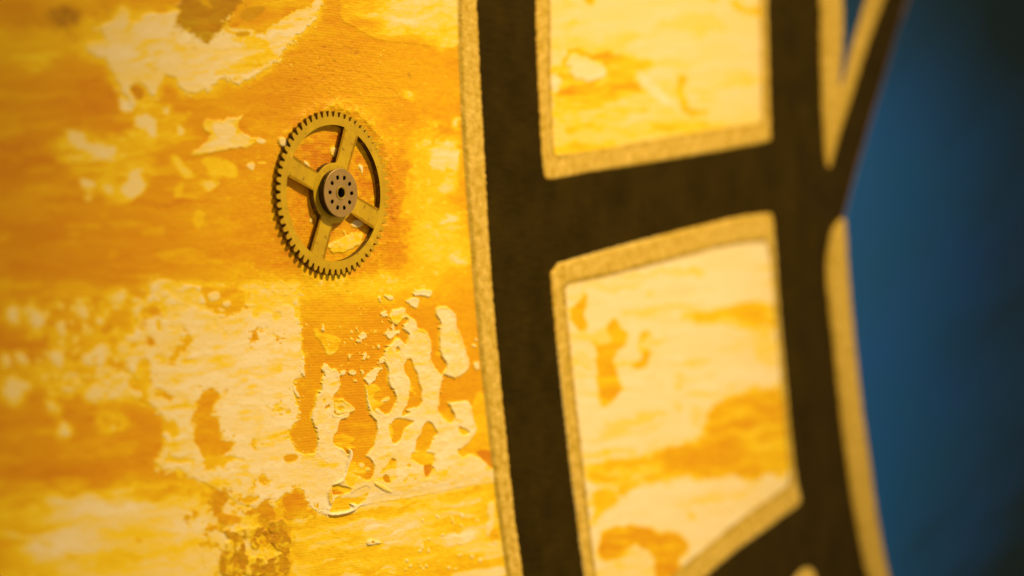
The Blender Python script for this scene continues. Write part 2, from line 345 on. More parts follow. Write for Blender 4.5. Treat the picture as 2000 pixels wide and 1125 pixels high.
# ---- orange patches that show through the wheel
for p in [[(578, 290), (640, 255), (668, 262), (655, 320), (610, 345)], [(700, 290), (735, 330), (740, 400), (710, 400), (690, 340)], [(565, 380), (600, 385), (612, 430), (600, 480), (570, 440)], [(640, 440), (660, 450), (640, 500), (632, 490)], [(640, 486), (680, 490), (640, 502)]]:
    patch(p, .10, edge=4, warp=8, fine=4, var=.2, op=.85)
for p, v in [([(595, 315), (608, 325), (604, 330), (592, 320)], .9), ([(700, 322), (710, 326), (706, 340), (700, 330)], .92), ([(690, 430), (715, 428), (712, 445), (686, 446)], .88), ([(655, 470), (700, 450), (715, 460), (690, 490), (650, 500), (640, 480)], .58), ([(640, 300), (655, 285), (662, 300), (650, 312)], .7), ([(670, 445), (678, 460), (674, 462)], .85), ([(605, 425), (612, 427), (610, 436), (604, 432)], .9)]:
    patch(p, v, edge=1.5, warp=4, fine=3, h=.25)
# ---- the drips in focus
D = dict(edge=1.0, warp=1.2, fine=1.2, h=.32, ridge=.11, var=.14, rw=2.2, fringe=2.2, fleck=.16)
patch([(560, 890), (640, 884), (700, 890), (718, 868), (733, 850), (735, 824), (722, 812), (716, 795), (713, 765), (712, 750), (716, 756), (722, 785), (732, 802), (748, 810), (762, 804), (766, 794), (773, 786), (772, 778), (768, 765), (759, 754), (757, 735), (758, 720), (750, 710),
       (747, 698), (752, 685), (760, 675), (770, 665), (776, 661), (782, 662), (787, 668), (791, 673), (796, 668), (797, 661), (798, 652), (793, 645), (786, 637), (795, 630), (796, 623), (788, 620), (783, 626), (775, 633), (765, 632), (758, 622), (763, 612), (764, 604), (775, 603), (785, 600), (790, 605), (793, 615), (800, 620),
       (808, 623), (812, 633), (812, 641), (818, 645), (828, 645), (834, 652), (838, 662), (840, 676), (839, 697), (840, 706), (846, 717), (855, 726), (863, 734), (863, 742), (858, 758), (855, 775), (857, 790), (853, 800), (862, 814), (876, 825), (888, 820), (888, 812), (881, 804), (880, 792),
       (872, 786), (886, 787), (900, 783), (914, 785), (920, 800), (922, 815), (926, 830), (945, 842), (952, 845), (975, 960), (985, 938), (900, 951), (850, 962), (780, 975), (722, 984), (697, 990), (680, 1001), (655, 1004), (640, 1000)], CREAM, own=9, **D)
patch([(630, 716), (634, 712), (641, 715), (646, 721), (653, 719), (659, 728), (661, 740), (662, 755), (657, 765), (650, 770), (648, 780), (651, 790), (650, 802), (649, 812), (660, 811), (675, 806), (681, 808), (678, 815), (665, 818), (660, 825),
       (658, 842), (650, 850), (648, 862), (655, 872), (670, 878), (676, 892), (670, 905), (610, 905), (612, 888), (618, 876), (621, 860), (618, 843), (614, 832), (607, 821), (607, 814), (608, 803), (615, 793), (616, 784), (618, 773), (626, 768), (628, 760), (627, 745), (630, 735), (633, 725), (628, 721)], CREAM, own=10, **D)
patch([(850, 604), (858, 598), (870, 600), (882, 607), (888, 615), (890, 628), (890, 640), (897, 650), (903, 668), (906, 682), (913, 700), (915, 716), (910, 726), (900, 733), (890, 738), (876, 734), (862, 728), (870, 722), (872, 712), (866, 700), (858, 685), (857, 668), (858, 640), (862, 634), (855, 622), (850, 612)], .90, own=11, **D)
dl = ((X - 560) * 110 - (Y - 890) * 80) / 136
zr = sst(872, 886, Y) * sst(664, 640, X) * sst(1004, 985, Y)
H = H * (1 - zr) + np.minimum(H, .15 + .18 * sst(0, 75, dl)) * zr
HO = dict(edge=1.0, warp=1.4, fine=1.5, h=.03, ridge=.0, var=.12, fleck=.10)
def hole(p, v, **k):
    kw = dict(HO); kw.update(k); patch(p, v, **kw)
hole([(788, 716), (791, 706), (797, 700), (803, 702), (808, 718), (815, 735), (817, 750), (823, 762), (820, 775), (825, 785), (818, 793), (808, 801), (798, 808), (786, 813), (783, 811), (789, 800), (795, 790), (798, 775), (800, 758), (800, 745), (795, 733), (789, 726)], .27)
hole([(772, 679), (777, 676), (781, 681), (779, 686), (773, 686)], .32)
hole([(765, 822), (773, 818), (782, 816), (795, 820), (808, 823), (803, 828), (795, 832), (788, 838), (785, 846), (783, 856), (778, 863), (770, 867), (763, 862), (761, 850), (760, 838)], .28)
hole([(758, 829), (765, 830), (767, 850), (764, 864), (758, 848)], .56, edge=1.4, h=.15)
hole([(830, 823), (838, 822), (845, 830), (850, 840), (855, 847), (850, 851), (843, 853), (841, 865), (835, 878), (828, 884), (815, 882), (808, 882), (810, 868), (812, 857), (820, 850), (822, 835)], .32)
hole([(801, 884), (815, 883), (832, 882), (845, 887), (847, 896), (842, 910), (825, 910), (810, 901), (801, 897)], .48, h=.12)
hole([(825, 908), (842, 908), (842, 920), (834, 937), (828, 928)], .05)
hole([(853, 803), (862, 800), (880, 796), (889, 818), (881, 828), (874, 826), (862, 816)], .34); hole([(853, 802), (858, 804), (872, 824), (866, 822)], .58, h=.2)
hole([(893, 835), (901, 834), (917, 845), (912, 850), (898, 850)], .46)
hole([(925, 770), (950, 760), (962, 917), (950, 906), (928, 891), (915, 886), (905, 895), (892, 888), (895, 878), (910, 870), (922, 856), (930, 838), (924, 824), (922, 800)], .46, edge=1.8)
hole([(928, 880), (960, 877), (964, 919), (950, 906), (936, 893)], .04)
hole([(762, 898), (772, 897), (774, 906), (771, 925), (776, 936), (760, 940), (738, 938), (731, 935), (736, 929), (748, 915)], .62, edge=2.2, h=.22, var=.3)
hole([(748, 929), (756, 927), (761, 933), (761, 942), (754, 946), (747, 938)], .10); hole([(763, 896), (772, 896), (773, 902), (764, 903)], .3)
hole([(793, 908), (799, 906), (803, 911), (796, 914)], .45, h=.2)
for q in ((793, 936), (809, 936), (789, 939), (876, 914), (846, 919)): hole([(q[0] - 2, q[1] - 2), (q[0] + 2, q[1] - 2), (q[0] + 2, q[1] + 2), (q[0] - 2, q[1] + 2)], .5, h=.2)
# the long orange hole between the drips and its yellow paint
hole([(664, 818), (700, 815), (716, 808), (735, 824), (733, 852), (728, 872), (719, 882), (712, 890), (722, 896), (728, 905), (731, 917), (728, 931), (722, 938), (715, 940), (708, 936), (696, 929), (680, 926), (674, 923), (676, 912), (681, 902), (686, 890), (684, 882), (676, 876), (665, 873), (655, 871), (649, 866), (648, 856), (658, 845)], .24)
hole([(648, 853), (664, 846), (685, 852), (694, 858), (680, 866), (690, 872), (697, 878), (688, 876), (672, 873), (655, 871), (649, 866)], .48, edge=1.5, warp=2, h=.1, var=.25)
hole([(679, 905), (690, 900), (700, 906), (725, 914), (716, 925), (704, 926), (690, 926), (676, 924)], .50, edge=1.5, warp=2, h=.1, var=.25)
patch([(700, 903), (710, 905), (712, 912), (702, 914)], .86, warp=1, fine=1.5, h=.2); patch([(714, 915), (722, 914), (724, 918), (714, 920)], .8, h=.2)
hole([(708, 925), (728, 924), (728, 931), (720, 938), (712, 935)], .08)
hole([(675, 922), (690, 926), (702, 932), (692, 940), (690, 954), (676, 948), (673, 938)], .55, h=.16, edge=1.2, var=.2)
patch([(676, 877), (682, 876), (686, 884), (685, 894), (680, 906), (675, 920), (672, 932), (664, 942), (672, 930), (674, 915), (677, 900), (679, 888)], 1.0, edge=.9, warp=.5, h=.75, ridge=.15, own=12)
patch([(672, 931), (668, 942), (650, 950), (645, 952), (652, 944), (664, 938)], .86, edge=.9, warp=.5, h=.6, brown=.08, own=12)
hole([(647, 949), (656, 948), (672, 950), (685, 954), (687, 959), (676, 965), (656, 969), (648, 966), (646, 956)], .06, h=-.05)
patch([(642, 952), (646, 952), (646, 966), (650, 978), (645, 988), (640, 978), (639, 962)], .66, edge=.9, warp=.5, h=.3, ridge=.2, brown=.2)
hole([(640, 1002), (648, 988), (652, 972), (676, 966), (690, 965), (722, 962), (714, 974), (700, 985), (690, 988), (684, 984), (680, 998), (655, 1001)], .36, var=.25, h=.10)
patch([(689, 962), (700, 953), (711, 949), (721, 951), (723, 961), (712, 966), (698, 970), (680, 972), (660, 973), (672, 966)], .82, edge=1, warp=1, h=.16, brown=.06, var=.2)
patch([(680, 983), (690, 983), (699, 988), (690, 998), (672, 1005), (652, 1008), (636, 1004), (656, 1003), (676, 999), (690, 990)], 1.0, edge=.8, warp=.4, h=.7, own=12)
patch([(728, 940), (740, 945), (757, 955), (766, 962), (758, 963), (742, 955), (730, 948)], .62, edge=1, warp=.5, h=.62, own=12)
# bowl left of the second drip
hole([(714, 752), (722, 750), (740, 755), (757, 752), (768, 766), (772, 780), (768, 792), (760, 806), (747, 812), (732, 806), (722, 795), (717, 775)], .28)
hole([(714, 752), (722, 750), (740, 752), (745, 764), (728, 768), (730, 784), (748, 786), (752, 790), (738, 796), (744, 810), (732, 806), (722, 795), (717, 775)], .56, edge=1.6, warp=2.5, h=.16, var=.3)
patch([(750, 777), (762, 775), (760, 783), (748, 785), (740, 788)], .86, warp=1.5, fine=1.5, h=.25, own=5); patch([(735, 795), (745, 806), (752, 811), (738, 810), (728, 802)], .9, warp=1, h=.4, own=12)
# cream chips between the drips
for p in [[(802, 575), (815, 567), (821, 565), (836, 567), (846, 571), (838, 582), (825, 577), (812, 578)], [(803, 582), (815, 583), (818, 592), (812, 603), (803, 596), (790, 588), (796, 585)], [(750, 650), (762, 646), (775, 645), (783, 648), (778, 653), (765, 656), (762, 663), (757, 661)],
          [(707, 740), (716, 730), (725, 724), (732, 717), (752, 719), (739, 726), (734, 735), (732, 745), (720, 750), (712, 746)], [(765, 633), (769, 634), (768, 646), (764, 646)], [(588, 698), (593, 696), (594, 728), (588, 732), (584, 725)], [(568, 750), (572, 752), (583, 768), (586, 775), (580, 778), (574, 768)],
          [(712, 688), (716, 692), (712, 704), (707, 704), (708, 694)], [(718, 695), (722, 697), (720, 703), (717, 701)], [(662, 724), (675, 724), (672, 732), (664, 733)], [(688, 722), (694, 724), (696, 731), (686, 735), (684, 731)], [(703, 722), (708, 722), (711, 728), (706, 731)],
          [(690, 741), (696, 742), (695, 746), (690, 745)], [(708, 648), (714, 652), (715, 660), (702, 664), (698, 658)], [(692, 662), (706, 662), (703, 669), (694, 668)], [(736, 674), (743, 676), (740, 682), (736, 680)], [(628, 634), (633, 636), (632, 647), (627, 646)], [(752, 577), (768, 578), (766, 586), (756, 584)], [(740, 578), (744, 582), (740, 590), (737, 583)],
          [(922, 708), (934, 707), (936, 720), (926, 722)], [(928, 660), (934, 662), (930, 668), (926, 665)], [(922, 672), (930, 675), (926, 680)], [(797, 798), (808, 797), (809, 804), (800, 805)], [(693, 640), (697, 643), (695, 652)], [(742, 700), (750, 703), (744, 712), (738, 710)], [(680, 690), (684, 692), (683, 702), (680, 700)], [(745, 608), (758, 606), (752, 620), (742, 615)]]:
    patch(p, .94, edge=.8, warp=1.2, fine=2.4, h=.24, ridge=.08, rw=1.6, own=5, smooth=1, fleck=.2)
patch([(610, 645), (615, 640), (625, 650), (640, 655), (655, 655), (665, 665), (660, 680), (650, 696), (638, 692), (630, 675), (620, 660)], .62, edge=1.6, warp=3, fine=3, h=.14, var=.25)
patch([(650, 776), (660, 780), (667, 778), (672, 786), (682, 790), (692, 797), (690, 804), (680, 806), (665, 807), (653, 809), (650, 795)], .72, edge=1.0, warp=1.5, fine=2.0, h=.34, ridge=.1, var=.45, own=10)
patch([(655, 793), (668, 792), (672, 798), (660, 802)], .42, warp=2, fine=2, h=.2)
hole([(632, 795), (640, 790), (644, 792), (640, 798), (634, 801)], .18); hole([(629, 780), (636, 778), (636, 784), (630, 785)], .5, h=.2)
for q in [(778, 652, 10, 7, .7), (783, 615, 8, 8, .62), (812, 668, 18, 8, .70), (828, 696, 12, 5, .66), (785, 695, 20, 3.5, .58), (875, 690, 16, 8, .72), (890, 665, 12, 12, .66), (893, 705, 6, 9, .62), (828, 730, 18, 6, .76), (796, 760, 6, 8, .70), (640, 770, 14, 6, .76), (618, 800, 7, 8, .75), (838, 800, 12, 6, .72), (640, 870, 16, 8, .82), (700, 960, 80, 10, .84), (880, 940, 60, 6, .74), (820, 955, 60, 5, .78), (600, 950, 40, 14, .84), (535, 640, 20, 22, .86)]:
    soft(q[0], q[1], q[2], q[3], q[4], .75)
# the foot of the cream sheet feathers out into the striped yellow
yl = 984 - (X - 700) * .155
ff = np.exp(-((Y - yl) / 16) ** 2) * sst(690, 730, X) * sst(1000, 980, X)
H = H * (1 - .75 * ff); T = T + (.66 + .25 * STRK - T) * ff * sst(-.5, .4, STRK + (Y - yl) / 16)
# random flecks thrown between the drips and around
rng = np.random.RandomState(3)
for i in range(130):
    if i < 60: cx, cy, s = rng.uniform(630, 765), rng.uniform(600, 765), rng.uniform(.8, 2.2)
    elif i < 85: cx, cy, s = rng.uniform(560, 900), rng.uniform(90, 215), rng.uniform(.8, 1.8)
    else: cx, cy, s = rng.uniform(790, 975), rng.uniform(1000, 1120), rng.uniform(1.2, 5)
    if 520 < cx < 770 and 205 < cy < 560: continue
    a = rng.uniform(0, 3.14); k = rng.uniform(.4, 1.4)
    pts = [(cx + s * math.cos(a + j * 1.257) * rng.uniform(.6, 1.3), cy + k * s * math.sin(a + j * 1.257) * rng.uniform(.6, 1.3)) for j in range(5)]
    patch(pts, .86 if i > 60 else .92, edge=.9, warp=.5, fine=1.5, h=.14, ridge=.04, rw=1.5, own=5 if s > 1.6 else 0)
# striped yellow field at the bottom
zb = sst(955, 1010, Y + .10 * (X - 640) + 8 * W1y) * sst(560, 580, X) * sst(1010, 980, X)
S3 = fbm((X + 0.2 * Y + 40 * W1y) / 110, (Y + 0.16 * X + 14 * W1x) / 19, 45, 4)
S4 = fbm((X + 0.2 * Y) / 30, (Y + 0.16 * X + 10 * W1x) / 7, 47, 4)
T = T + zb * (np.clip(S3, -.3, .6) * .34 + .10 + .10 * S4 + .30 * sst(.15, .5, fbm(X / 40, (Y + .16 * X + 12 * W1x) / 9, 49, 4)) * sst(-.3, .4, fbm(X / 90, Y / 50, 50, 2)))
H = H + zb * (.05 * S3 + .05 * S4)
patch([(714, 1056), (722, 1052), (730, 1056), (746, 1056), (744, 1060), (728, 1062), (716, 1064)], .9, edge=1, h=.3, own=5); patch([(723, 1056), (729, 1055), (730, 1058), (725, 1059)], .3, edge=.7, h=0, brown=.5)
patch([(880, 1120), (950, 1108), (990, 1104), (990, 1130), (880, 1132)], .88, edge=4); patch([(950, 985), (964, 978), (966, 1020), (955, 1050), (946, 1042), (955, 1015)], .84, edge=1.5, warp=3, h=.15, own=5)
patch([(955, 1035), (975, 1030), (978, 1055), (955, 1058)], .36, edge=2)
patch([(612, 1062), (660, 1050), (690, 1052), (640, 1066), (600, 1078)], .80, edge=4, warp=4, op=.7)

# cracks and pits above the wheel, sunk and with shade tinted into their colour
pz = sst(.35, .75, fbm(X / 7, Y / 4, 91, 3) + .25 * fbm(X / 40, Y / 30, 92, 2)) * np.exp(-((X - 650) / 130) ** 2 - ((Y - 150) / 60) ** 2)
H += .05 * FINE * np.exp(-((X - 660) / 150) ** 2 - ((Y - 150) / 70) ** 2); H -= pz * .17; DIRT_SHADE += pz * .35
for (cx, cy, rx, ry) in ((685, 95, 16, 1.2), (693, 104, 9, 3), (800, 147, 5, 5), (812, 139, 1.3, 4), (654, 121, 5, 2), (612, 72, 4, 2), (636, 93, 8, 2), (662, 578, 2, 2), (678, 570, 2, 3)):
    k = np.exp(-((X - cx + 3 * W2x) / rx) ** 2 - ((Y - cy + 3 * W2y) / ry) ** 2) * sst(-.4, .3, FINE)
    H -= k * .1; DIRT_SHADE += k * .7

# ---- the two small panels on the right
YI = dict(edge=3.5, warp=12, fine=3, var=.20)
in1 = (X > 1060) & (X < 1500) & (Y < 330); in2 = (X > 1085) & (X < 1600) & (Y > 460)
PS = sst(.05, .55, fbm((X - .1 * Y + 30 * W1y) / 80, (Y + .14 * X + 16 * W1x) / 15, 221, 4))
T = np.where(in1, .85 - .16 * PS + .05 * STRK + .04 * CL - .14 * sst(180, 290, Y), T); T = np.where(in2, .93 - .22 * PS + .05 * STRK + .03 * CL, T)
BR = np.where(in1 | in2, 0, BR); H = np.where(in1 | in2, .1, H); OWN = np.where(X > 1000, 0, OWN); DIRT_SHADE = np.where(X > 1000, 0, DIRT_SHADE)
P = lambda p, v, **k: patch(p, v, **{**YI, **k})
P([(1072, 130), (1086, 128), (1104, 116), (1112, 96), (1200, 106), (1278, 120), (1282, 132), (1262, 140), (1240, 143), (1248, 160), (1275, 185), (1238, 190), (1205, 200), (1160, 212), (1100, 215), (1084, 200), (1072, 180)], .42, edge=6, warp=16, var=.36)
P([(1100, 190), (1200, 196), (1240, 188), (1200, 204), (1150, 214), (1095, 216)], .55, edge=6)
P([(1104, 128), (1118, 110), (1140, 108), (1156, 118), (1186, 120), (1189, 142), (1160, 150), (1120, 151)], .9, own=13, h=.3); P([(1076, 96), (1108, 92), (1112, 110), (1092, 124), (1074, 124)], .84); P([(1076, 146), (1096, 150), (1092, 168), (1080, 182), (1072, 170)], .9)
P([(1312, 148), (1335, 146), (1342, 160), (1335, 172), (1350, 195), (1350, 212), (1388, 206), (1386, 222), (1350, 230), (1335, 215), (1328, 185), (1315, 165)], .46); P([(1320, 120), (1350, 128), (1345, 142), (1320, 140)], .62, edge=8)
P([(1248, 212), (1262, 214), (1262, 224), (1250, 224)], .5); P([(1118, 230), (1138, 234), (1134, 243), (1120, 242)], .42); P([(1088, 228), (1108, 232), (1104, 240), (1090, 238)], .5); P([(1100, 252), (1130, 250), (1140, 262), (1110, 264)], .54); P([(1085, 282), (1180, 276), (1190, 290), (1090, 300)], .52, edge=7)
P([(1245, 140), (1262, 150), (1280, 170), (1316, 200), (1300, 212), (1262, 180), (1242, 160)], .94, edge=6)
P([(1200, 180), (1250, 175), (1300, 205), (1330, 222), (1300, 226), (1260, 205), (1220, 200)], .66, edge=5, op=.7)
P([(1418, 5), (1440, 4), (1455, 14), (1478, 14), (1490, 10), (1490, 36), (1475, 34), (1440, 28), (1425, 18)], .5); P([(1140, -20), (1168, -20), (1160, 6), (1142, 4)], .5); P([(1378, -10), (1408, -10), (1400, 8), (1385, 6)], .62)
P([(1080, 215), (1180, 205), (1260, 215), (1330, 235), (1400, 232), (1420, 246), (1300, 262), (1180, 268), (1090, 250)], .62, edge=12, var=.3, op=.8)
P([(1072, 88), (1110, 70), (1160, 86), (1240, 104), (1160, 100), (1100, 94)], .62, edge=10, op=.7)
P([(1150, 568), (1153, 590), (1141, 608), (1150, 640), (1143, 651), (1126, 641), (1113, 616), (1118, 595), (1135, 580)], .38)
P([(1195, 625), (1210, 635), (1222, 655), (1216, 670), (1205, 685), (1200, 715), (1210, 745), (1215, 765), (1197, 782), (1180, 797), (1168, 790), (1162, 750), (1160, 690), (1156, 666), (1175, 675), (1193, 674), (1190, 655), (1184, 640)], .38)
P([(1240, 655), (1255, 642), (1273, 655), (1276, 670), (1266, 700), (1258, 720), (1245, 723), (1232, 712), (1250, 695), (1252, 675)], .38)
P([(1316, 608), (1400, 598), (1520, 594), (1520, 660), (1500, 652), (1440, 642), (1370, 626)], .52, edge=7, warp=16, var=.3); soft(1475, 620, 26, 12, .36, .8); P([(1200, 606), (1300, 606), (1330, 620), (1240, 626)], .8, edge=8)
P([(1255, 576), (1275, 570), (1272, 588), (1258, 586)], .76, edge=5); P([(1462, 650), (1520, 652), (1520, 720), (1480, 700), (1470, 680)], .74, edge=10)
P([(1390, 782), (1420, 776), (1470, 768), (1540, 756), (1560, 900), (1520, 938), (1480, 938), (1430, 932), (1380, 932), (1330, 934), (1300, 946), (1275, 958), (1262, 948), (1240, 950), (1216, 962), (1200, 950), (1160, 945), (1146, 915), (1160, 900), (1210, 902), (1290, 890), (1345, 866), (1380, 815)], .42, edge=7, warp=18, fine=4, var=.34, fleck=.4)
P([(1160, 878), (1200, 880), (1240, 874), (1220, 890), (1160, 896)], .7, edge=5); P([(1192, 888), (1208, 886), (1210, 902), (1195, 903)], .8); P([(1225, 876), (1245, 878), (1240, 896), (1226, 892)], .74)
soft(1380, 905, 50, 16, .30, .8); soft(1500, 905, 60, 12, .44, .7); soft(1480, 870, 40, 10, .66, .7); soft(1400, 830, 20, 30, .36, .6)
P([(1152, 948), (1200, 956), (1212, 975), (1200, 985), (1170, 1012), (1158, 1005)], .50, edge=5)
P([(1165, 1042), (1240, 1028), (1300, 1036), (1335, 1048), (1350, 1076), (1326, 1100), (1310, 1135), (1282, 1135), (1272, 1085), (1250, 1066), (1225, 1072), (1205, 1090), (1168, 1094)], .24, edge=6, warp=14, var=.3)
P([(1338, 996), (1350, 994), (1354, 1006), (1342, 1010)], .62, edge=4); P([(1284, 744), (1296, 746), (1292, 756)], .7, edge=5); P([(1315, 744), (1332, 746), (1328, 758), (1316, 756)], .58, edge=4); P([(1310, 780), (1330, 790), (1320, 810), (1310, 800)], .72, edge=7); P([(1345, 790), (1375, 800), (1360, 830), (1345, 812)], .74, edge=7)
P([(1160, 1098), (1210, 1092), (1250, 1070), (1272, 1085), (1282, 1140), (1160, 1140)], .80, edge=4)
P([(1240, 670), (1300, 640), (1300, 660), (1270, 690)], .82, edge=9)

# blue darkens to deep teal towards the edges, a vignette put into its colour
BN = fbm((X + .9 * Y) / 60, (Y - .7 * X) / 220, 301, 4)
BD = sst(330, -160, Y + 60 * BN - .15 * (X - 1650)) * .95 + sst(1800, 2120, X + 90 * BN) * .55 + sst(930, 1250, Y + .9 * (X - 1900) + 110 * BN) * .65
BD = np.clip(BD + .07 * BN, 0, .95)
# ---- zones: black bands, gold outlines, blue ground
def curve(pts):
    yy = [p[1] for p in pts]; xx = [p[0] for p in pts]
    lo = (xx[1] - xx[0]) / (yy[1] - yy[0]); hi = (xx[-1] - xx[-2]) / (yy[-1] - yy[-2])
    q = np.interp(Y, yy, xx)
    q = np.where(Y < yy[0], xx[0] + (Y - yy[0]) * lo, q); q = np.where(Y > yy[-1], xx[-1] + (Y - yy[-1]) * hi, q)
    return q
RG = 1.3 * W2x + .8 * FINE                                 # ragged hand-painted edges
g1l = curve([(893, 0), (895, 100), (899, 200), (903, 281), (912, 400), (923, 540), (937, 700), (953, 843), (970, 990), (989, 1125)])
g1r = curve([(930, 0), (934, 100), (939, 200), (944, 281), (951, 420), (960, 562), (972, 700), (987, 850), (1003, 1000), (1020, 1125)])
sg1 = np.maximum(g1l - X, X - g1r - 1.1 * RG)              # signed, negative on the first gold line
P1o = [(1040, -700), (1044, 0), (1048, 140), (1055, 281), (1059, 335), (1066, 353), (1080, 352), (1150, 338), (1300, 316), (1400, 299), (1500, 281), (1510, 272), (1509, 255), (1507, 200), (1504, 100), (1502, 0), (1495, -700)]
P1i = [(1070, -700), (1074, 0), (1075, 140), (1079, 260), (1082, 300), (1090, 304), (1200, 287), (1300, 268), (1400, 252), (1486, 240), (1487, 225), (1485, 100), (1483, 0), (1476, -700)]
P2o = [(1073, 517), (1130, 500), (1200, 480), (1280, 459), (1370, 436), (1440, 419), (1500, 411), (1511, 416), (1515, 440), (1523, 562), (1529, 643), (1535, 700), (1548, 843), (1558, 930), (1569, 975), (1565, 988), (1530, 1012), (1500, 1036), (1450, 1070), (1400, 1110), (1368, 1140), (1200, 1290), (1160, 1300),
       (1138, 1125), (1122, 1000), (1103, 843), (1088, 700), (1076, 575)]
P2i = [(1103, 563), (1110, 555), (1200, 536), (1300, 511), (1400, 484), (1440, 477), (1495, 472), (1502, 500), (1508, 562), (1514, 640), (1520, 700), (1533, 843), (1541, 925), (1537, 948), (1500, 974), (1450, 1010), (1400, 1050), (1330, 1108), (1305, 1130), (1200, 1225), (1176, 1190),
       (1164, 1125), (1148, 1000), (1132, 850), (1115, 700), (1107, 610)]
xr, yr = X + .9 * RG, Y + .9 * W2y
def band_sdf(p, smooth=1):
    P_ = chaikin(p, smooth); x0, y0 = P_.min(0) - 40; x1, y1 = P_.max(0) + 40
    d = np.full(X.shape, 50.0); ii = np.where((X > x0) & (X < x1) & (Y > y0) & (Y < y1))
    d[ii] = sdf(xr[ii], yr[ii], P_); return d
s1o, s1i, s2o, s2i = band_sdf(P1o), band_sdf(P1i, 0), band_sdf(P2o), band_sdf(P2i, 0)
V = band_sdf([(1560, -900), (1597, 0), (1597, 100), (1600, 200), (1604, 281), (1608, 318), (1616, 336), (1626, 330), (1637, 290), (1650, 245), (1665, 200), (1690, 120), (1714, 50), (1733, 0), (2010, -900)])
Vi = band_sdf([(1610, -900), (1646, 0), (1646, 80), (1643, 130), (1640, 168), (1644, 168), (1660, 100), (1675, 50), (1690, 0), (1960, -900)])
G3 = band_sdf([(1655, 422), (1645, 420), (1632, 428), (1618, 450), (1610, 490), (1608, 540), (1612, 580), (1620, 650), (1627, 720), (1640, 843), (1652, 930), (1660, 985), (1670, 1040), (1687, 1125), (1830, 1700),
               (1900, 1700), (1741, 1125), (1726, 1050), (1714, 980), (1704, 900), (1696, 850), (1688, 790), (1680, 720), (1672, 640), (1666, 580), (1661, 510), (1658, 460)])
BUMP = band_sdf([(1360, 1500), (1500, 1190), (1548, 1128), (1560, 1112), (1576, 1104), (1590, 1110), (1597, 1130), (1620, 1190), (1740, 1500)])
BUMPI = band_sdf([(1400, 1500), (1530, 1200), (1565, 1135), (1576, 1130), (1585, 1140), (1600, 1200), (1700, 1500)])
er = curve([(1775, 0), (1755, 60), (1735, 130), (1712, 205), (1690, 281), (1670, 350), (1657, 400), (1650, 424), (1640, 445)])       # edge black / blue in the upper half
lr = curve([(1650, 430), (1661, 510), (1666, 580), (1672, 640), (1680, 720), (1688, 790), (1704, 900), (1714, 980), (1726, 1050), (1741, 1125)])
edge_r = np.where(Y < 430, er, lr)
e = 1.3
SH = .0062 * np.abs(X - 690)
s1o = s1o + SH; s2o = s2o + SH; V = V + SH; G3 = G3 + SH; BUMP = BUMP + SH * .7; g1r = g1r - .5
s1i = s1i - SH * .12; s2i = s2i - SH * .12
right_of_g1 = sst(-e, e, X - g1r - 1.1 * RG)
gold = np.maximum.reduce([sst(e, -e, sg1), sst(e, -e, np.maximum(s1o, -s1i)), sst(e, -e, np.maximum(s2o, -s2i)), sst(e, -e, np.maximum(V, -Vi)), sst(e, -e, G3), sst(e, -e, np.maximum(BUMP, -BUMPI))])
bl_s = X - edge_r + np.where(Y < 430, 3, SH)
blue = np.maximum(sst(-e, e, bl_s) * (1 - sst(2, 0, V - SH)), sst(e, -e, Vi)) * (1 - gold)
blue = np.clip(blue, 0, 1)
inpan = np.maximum.reduce([sst(e, -e, s1i), sst(e, -e, s2i), sst(e, -e, BUMPI)])
black = right_of_g1 * (1 - gold) * (1 - blue) * (1 - inpan)
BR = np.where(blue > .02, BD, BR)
# the gold is coloured darker, towards olive, along each outline's inner side
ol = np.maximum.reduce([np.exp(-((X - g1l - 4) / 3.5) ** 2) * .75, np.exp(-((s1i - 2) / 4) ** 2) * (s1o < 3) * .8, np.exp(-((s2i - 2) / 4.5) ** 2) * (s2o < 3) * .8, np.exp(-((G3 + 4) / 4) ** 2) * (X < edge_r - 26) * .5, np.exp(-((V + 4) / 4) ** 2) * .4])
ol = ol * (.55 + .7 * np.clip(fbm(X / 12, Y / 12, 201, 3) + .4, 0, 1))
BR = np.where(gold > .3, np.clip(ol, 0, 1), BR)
# heights: the gold liner is a raised bead, the black is smooth
GN = fbm(X / 3.2, Y / 3.2, 61, 3)
bead = np.maximum.reduce([np.clip(-q, 0, 8) for q in (sg1, np.maximum(s1o, -s1i), np.maximum(s2o, -s2i), np.maximum(V, -Vi), G3)]) / 8
Hg = .10 + .26 * np.sqrt(np.clip(bead, 0, 1)) + .07 * GN
H = H + .030 * STRK + .022 * STR2 + .03 * FINE * sst(.3, .0, np.clip(H, 0, 1)) + .02 * CL
H = H * (1 - np.clip(gold, 0, 1)) + Hg * np.clip(gold, 0, 1)
H = np.where(black > .5, .06 + .03 * STR2 + .02 * FINE, H)
H = np.where(blue > .5, .05 + .05 * fbm((X + Y) / 20, (Y - X) / 60, 65, 3), H)
# paint and glue heaped round the wheel
rr = np.hypot((X - 650) / .685, Y - 380)
ring = np.exp(-((rr - 170) / 16) ** 2)
lump = fbm(X / 8, Y / 9, 81, 3)
ur = sst(-.3, .8, ((X - 650) / .685 - (Y - 380)) / 230)
H += np.exp(-((rr - 172) / 12) ** 2) * ur * (.26 + .16 * lump)
H += ring * (.14 + .18 * np.clip(lump + .1, 0, 1)); T += ring * .22 * lump
inner = sst(165, 150, rr)
H += inner * .07 * lump; T += inner * .18 * lump; DIRT_SHADE += inner * .35 * sst(.2, .7, fbm(X / 6, Y / 3, 83, 3))
DRY = fbm(X / 7, Y / 3.4, 191, 4); MOT = fbm(X / 6, Y / 5, 193, 4)
foc = sst(330, 520, X) * sst(985, 900, X)
T = T + .035 * STRK + .03 * STR2 * (T < .75) + foc * (.075 * DRY + .065 * MOT) * sst(1.0, .8, T)
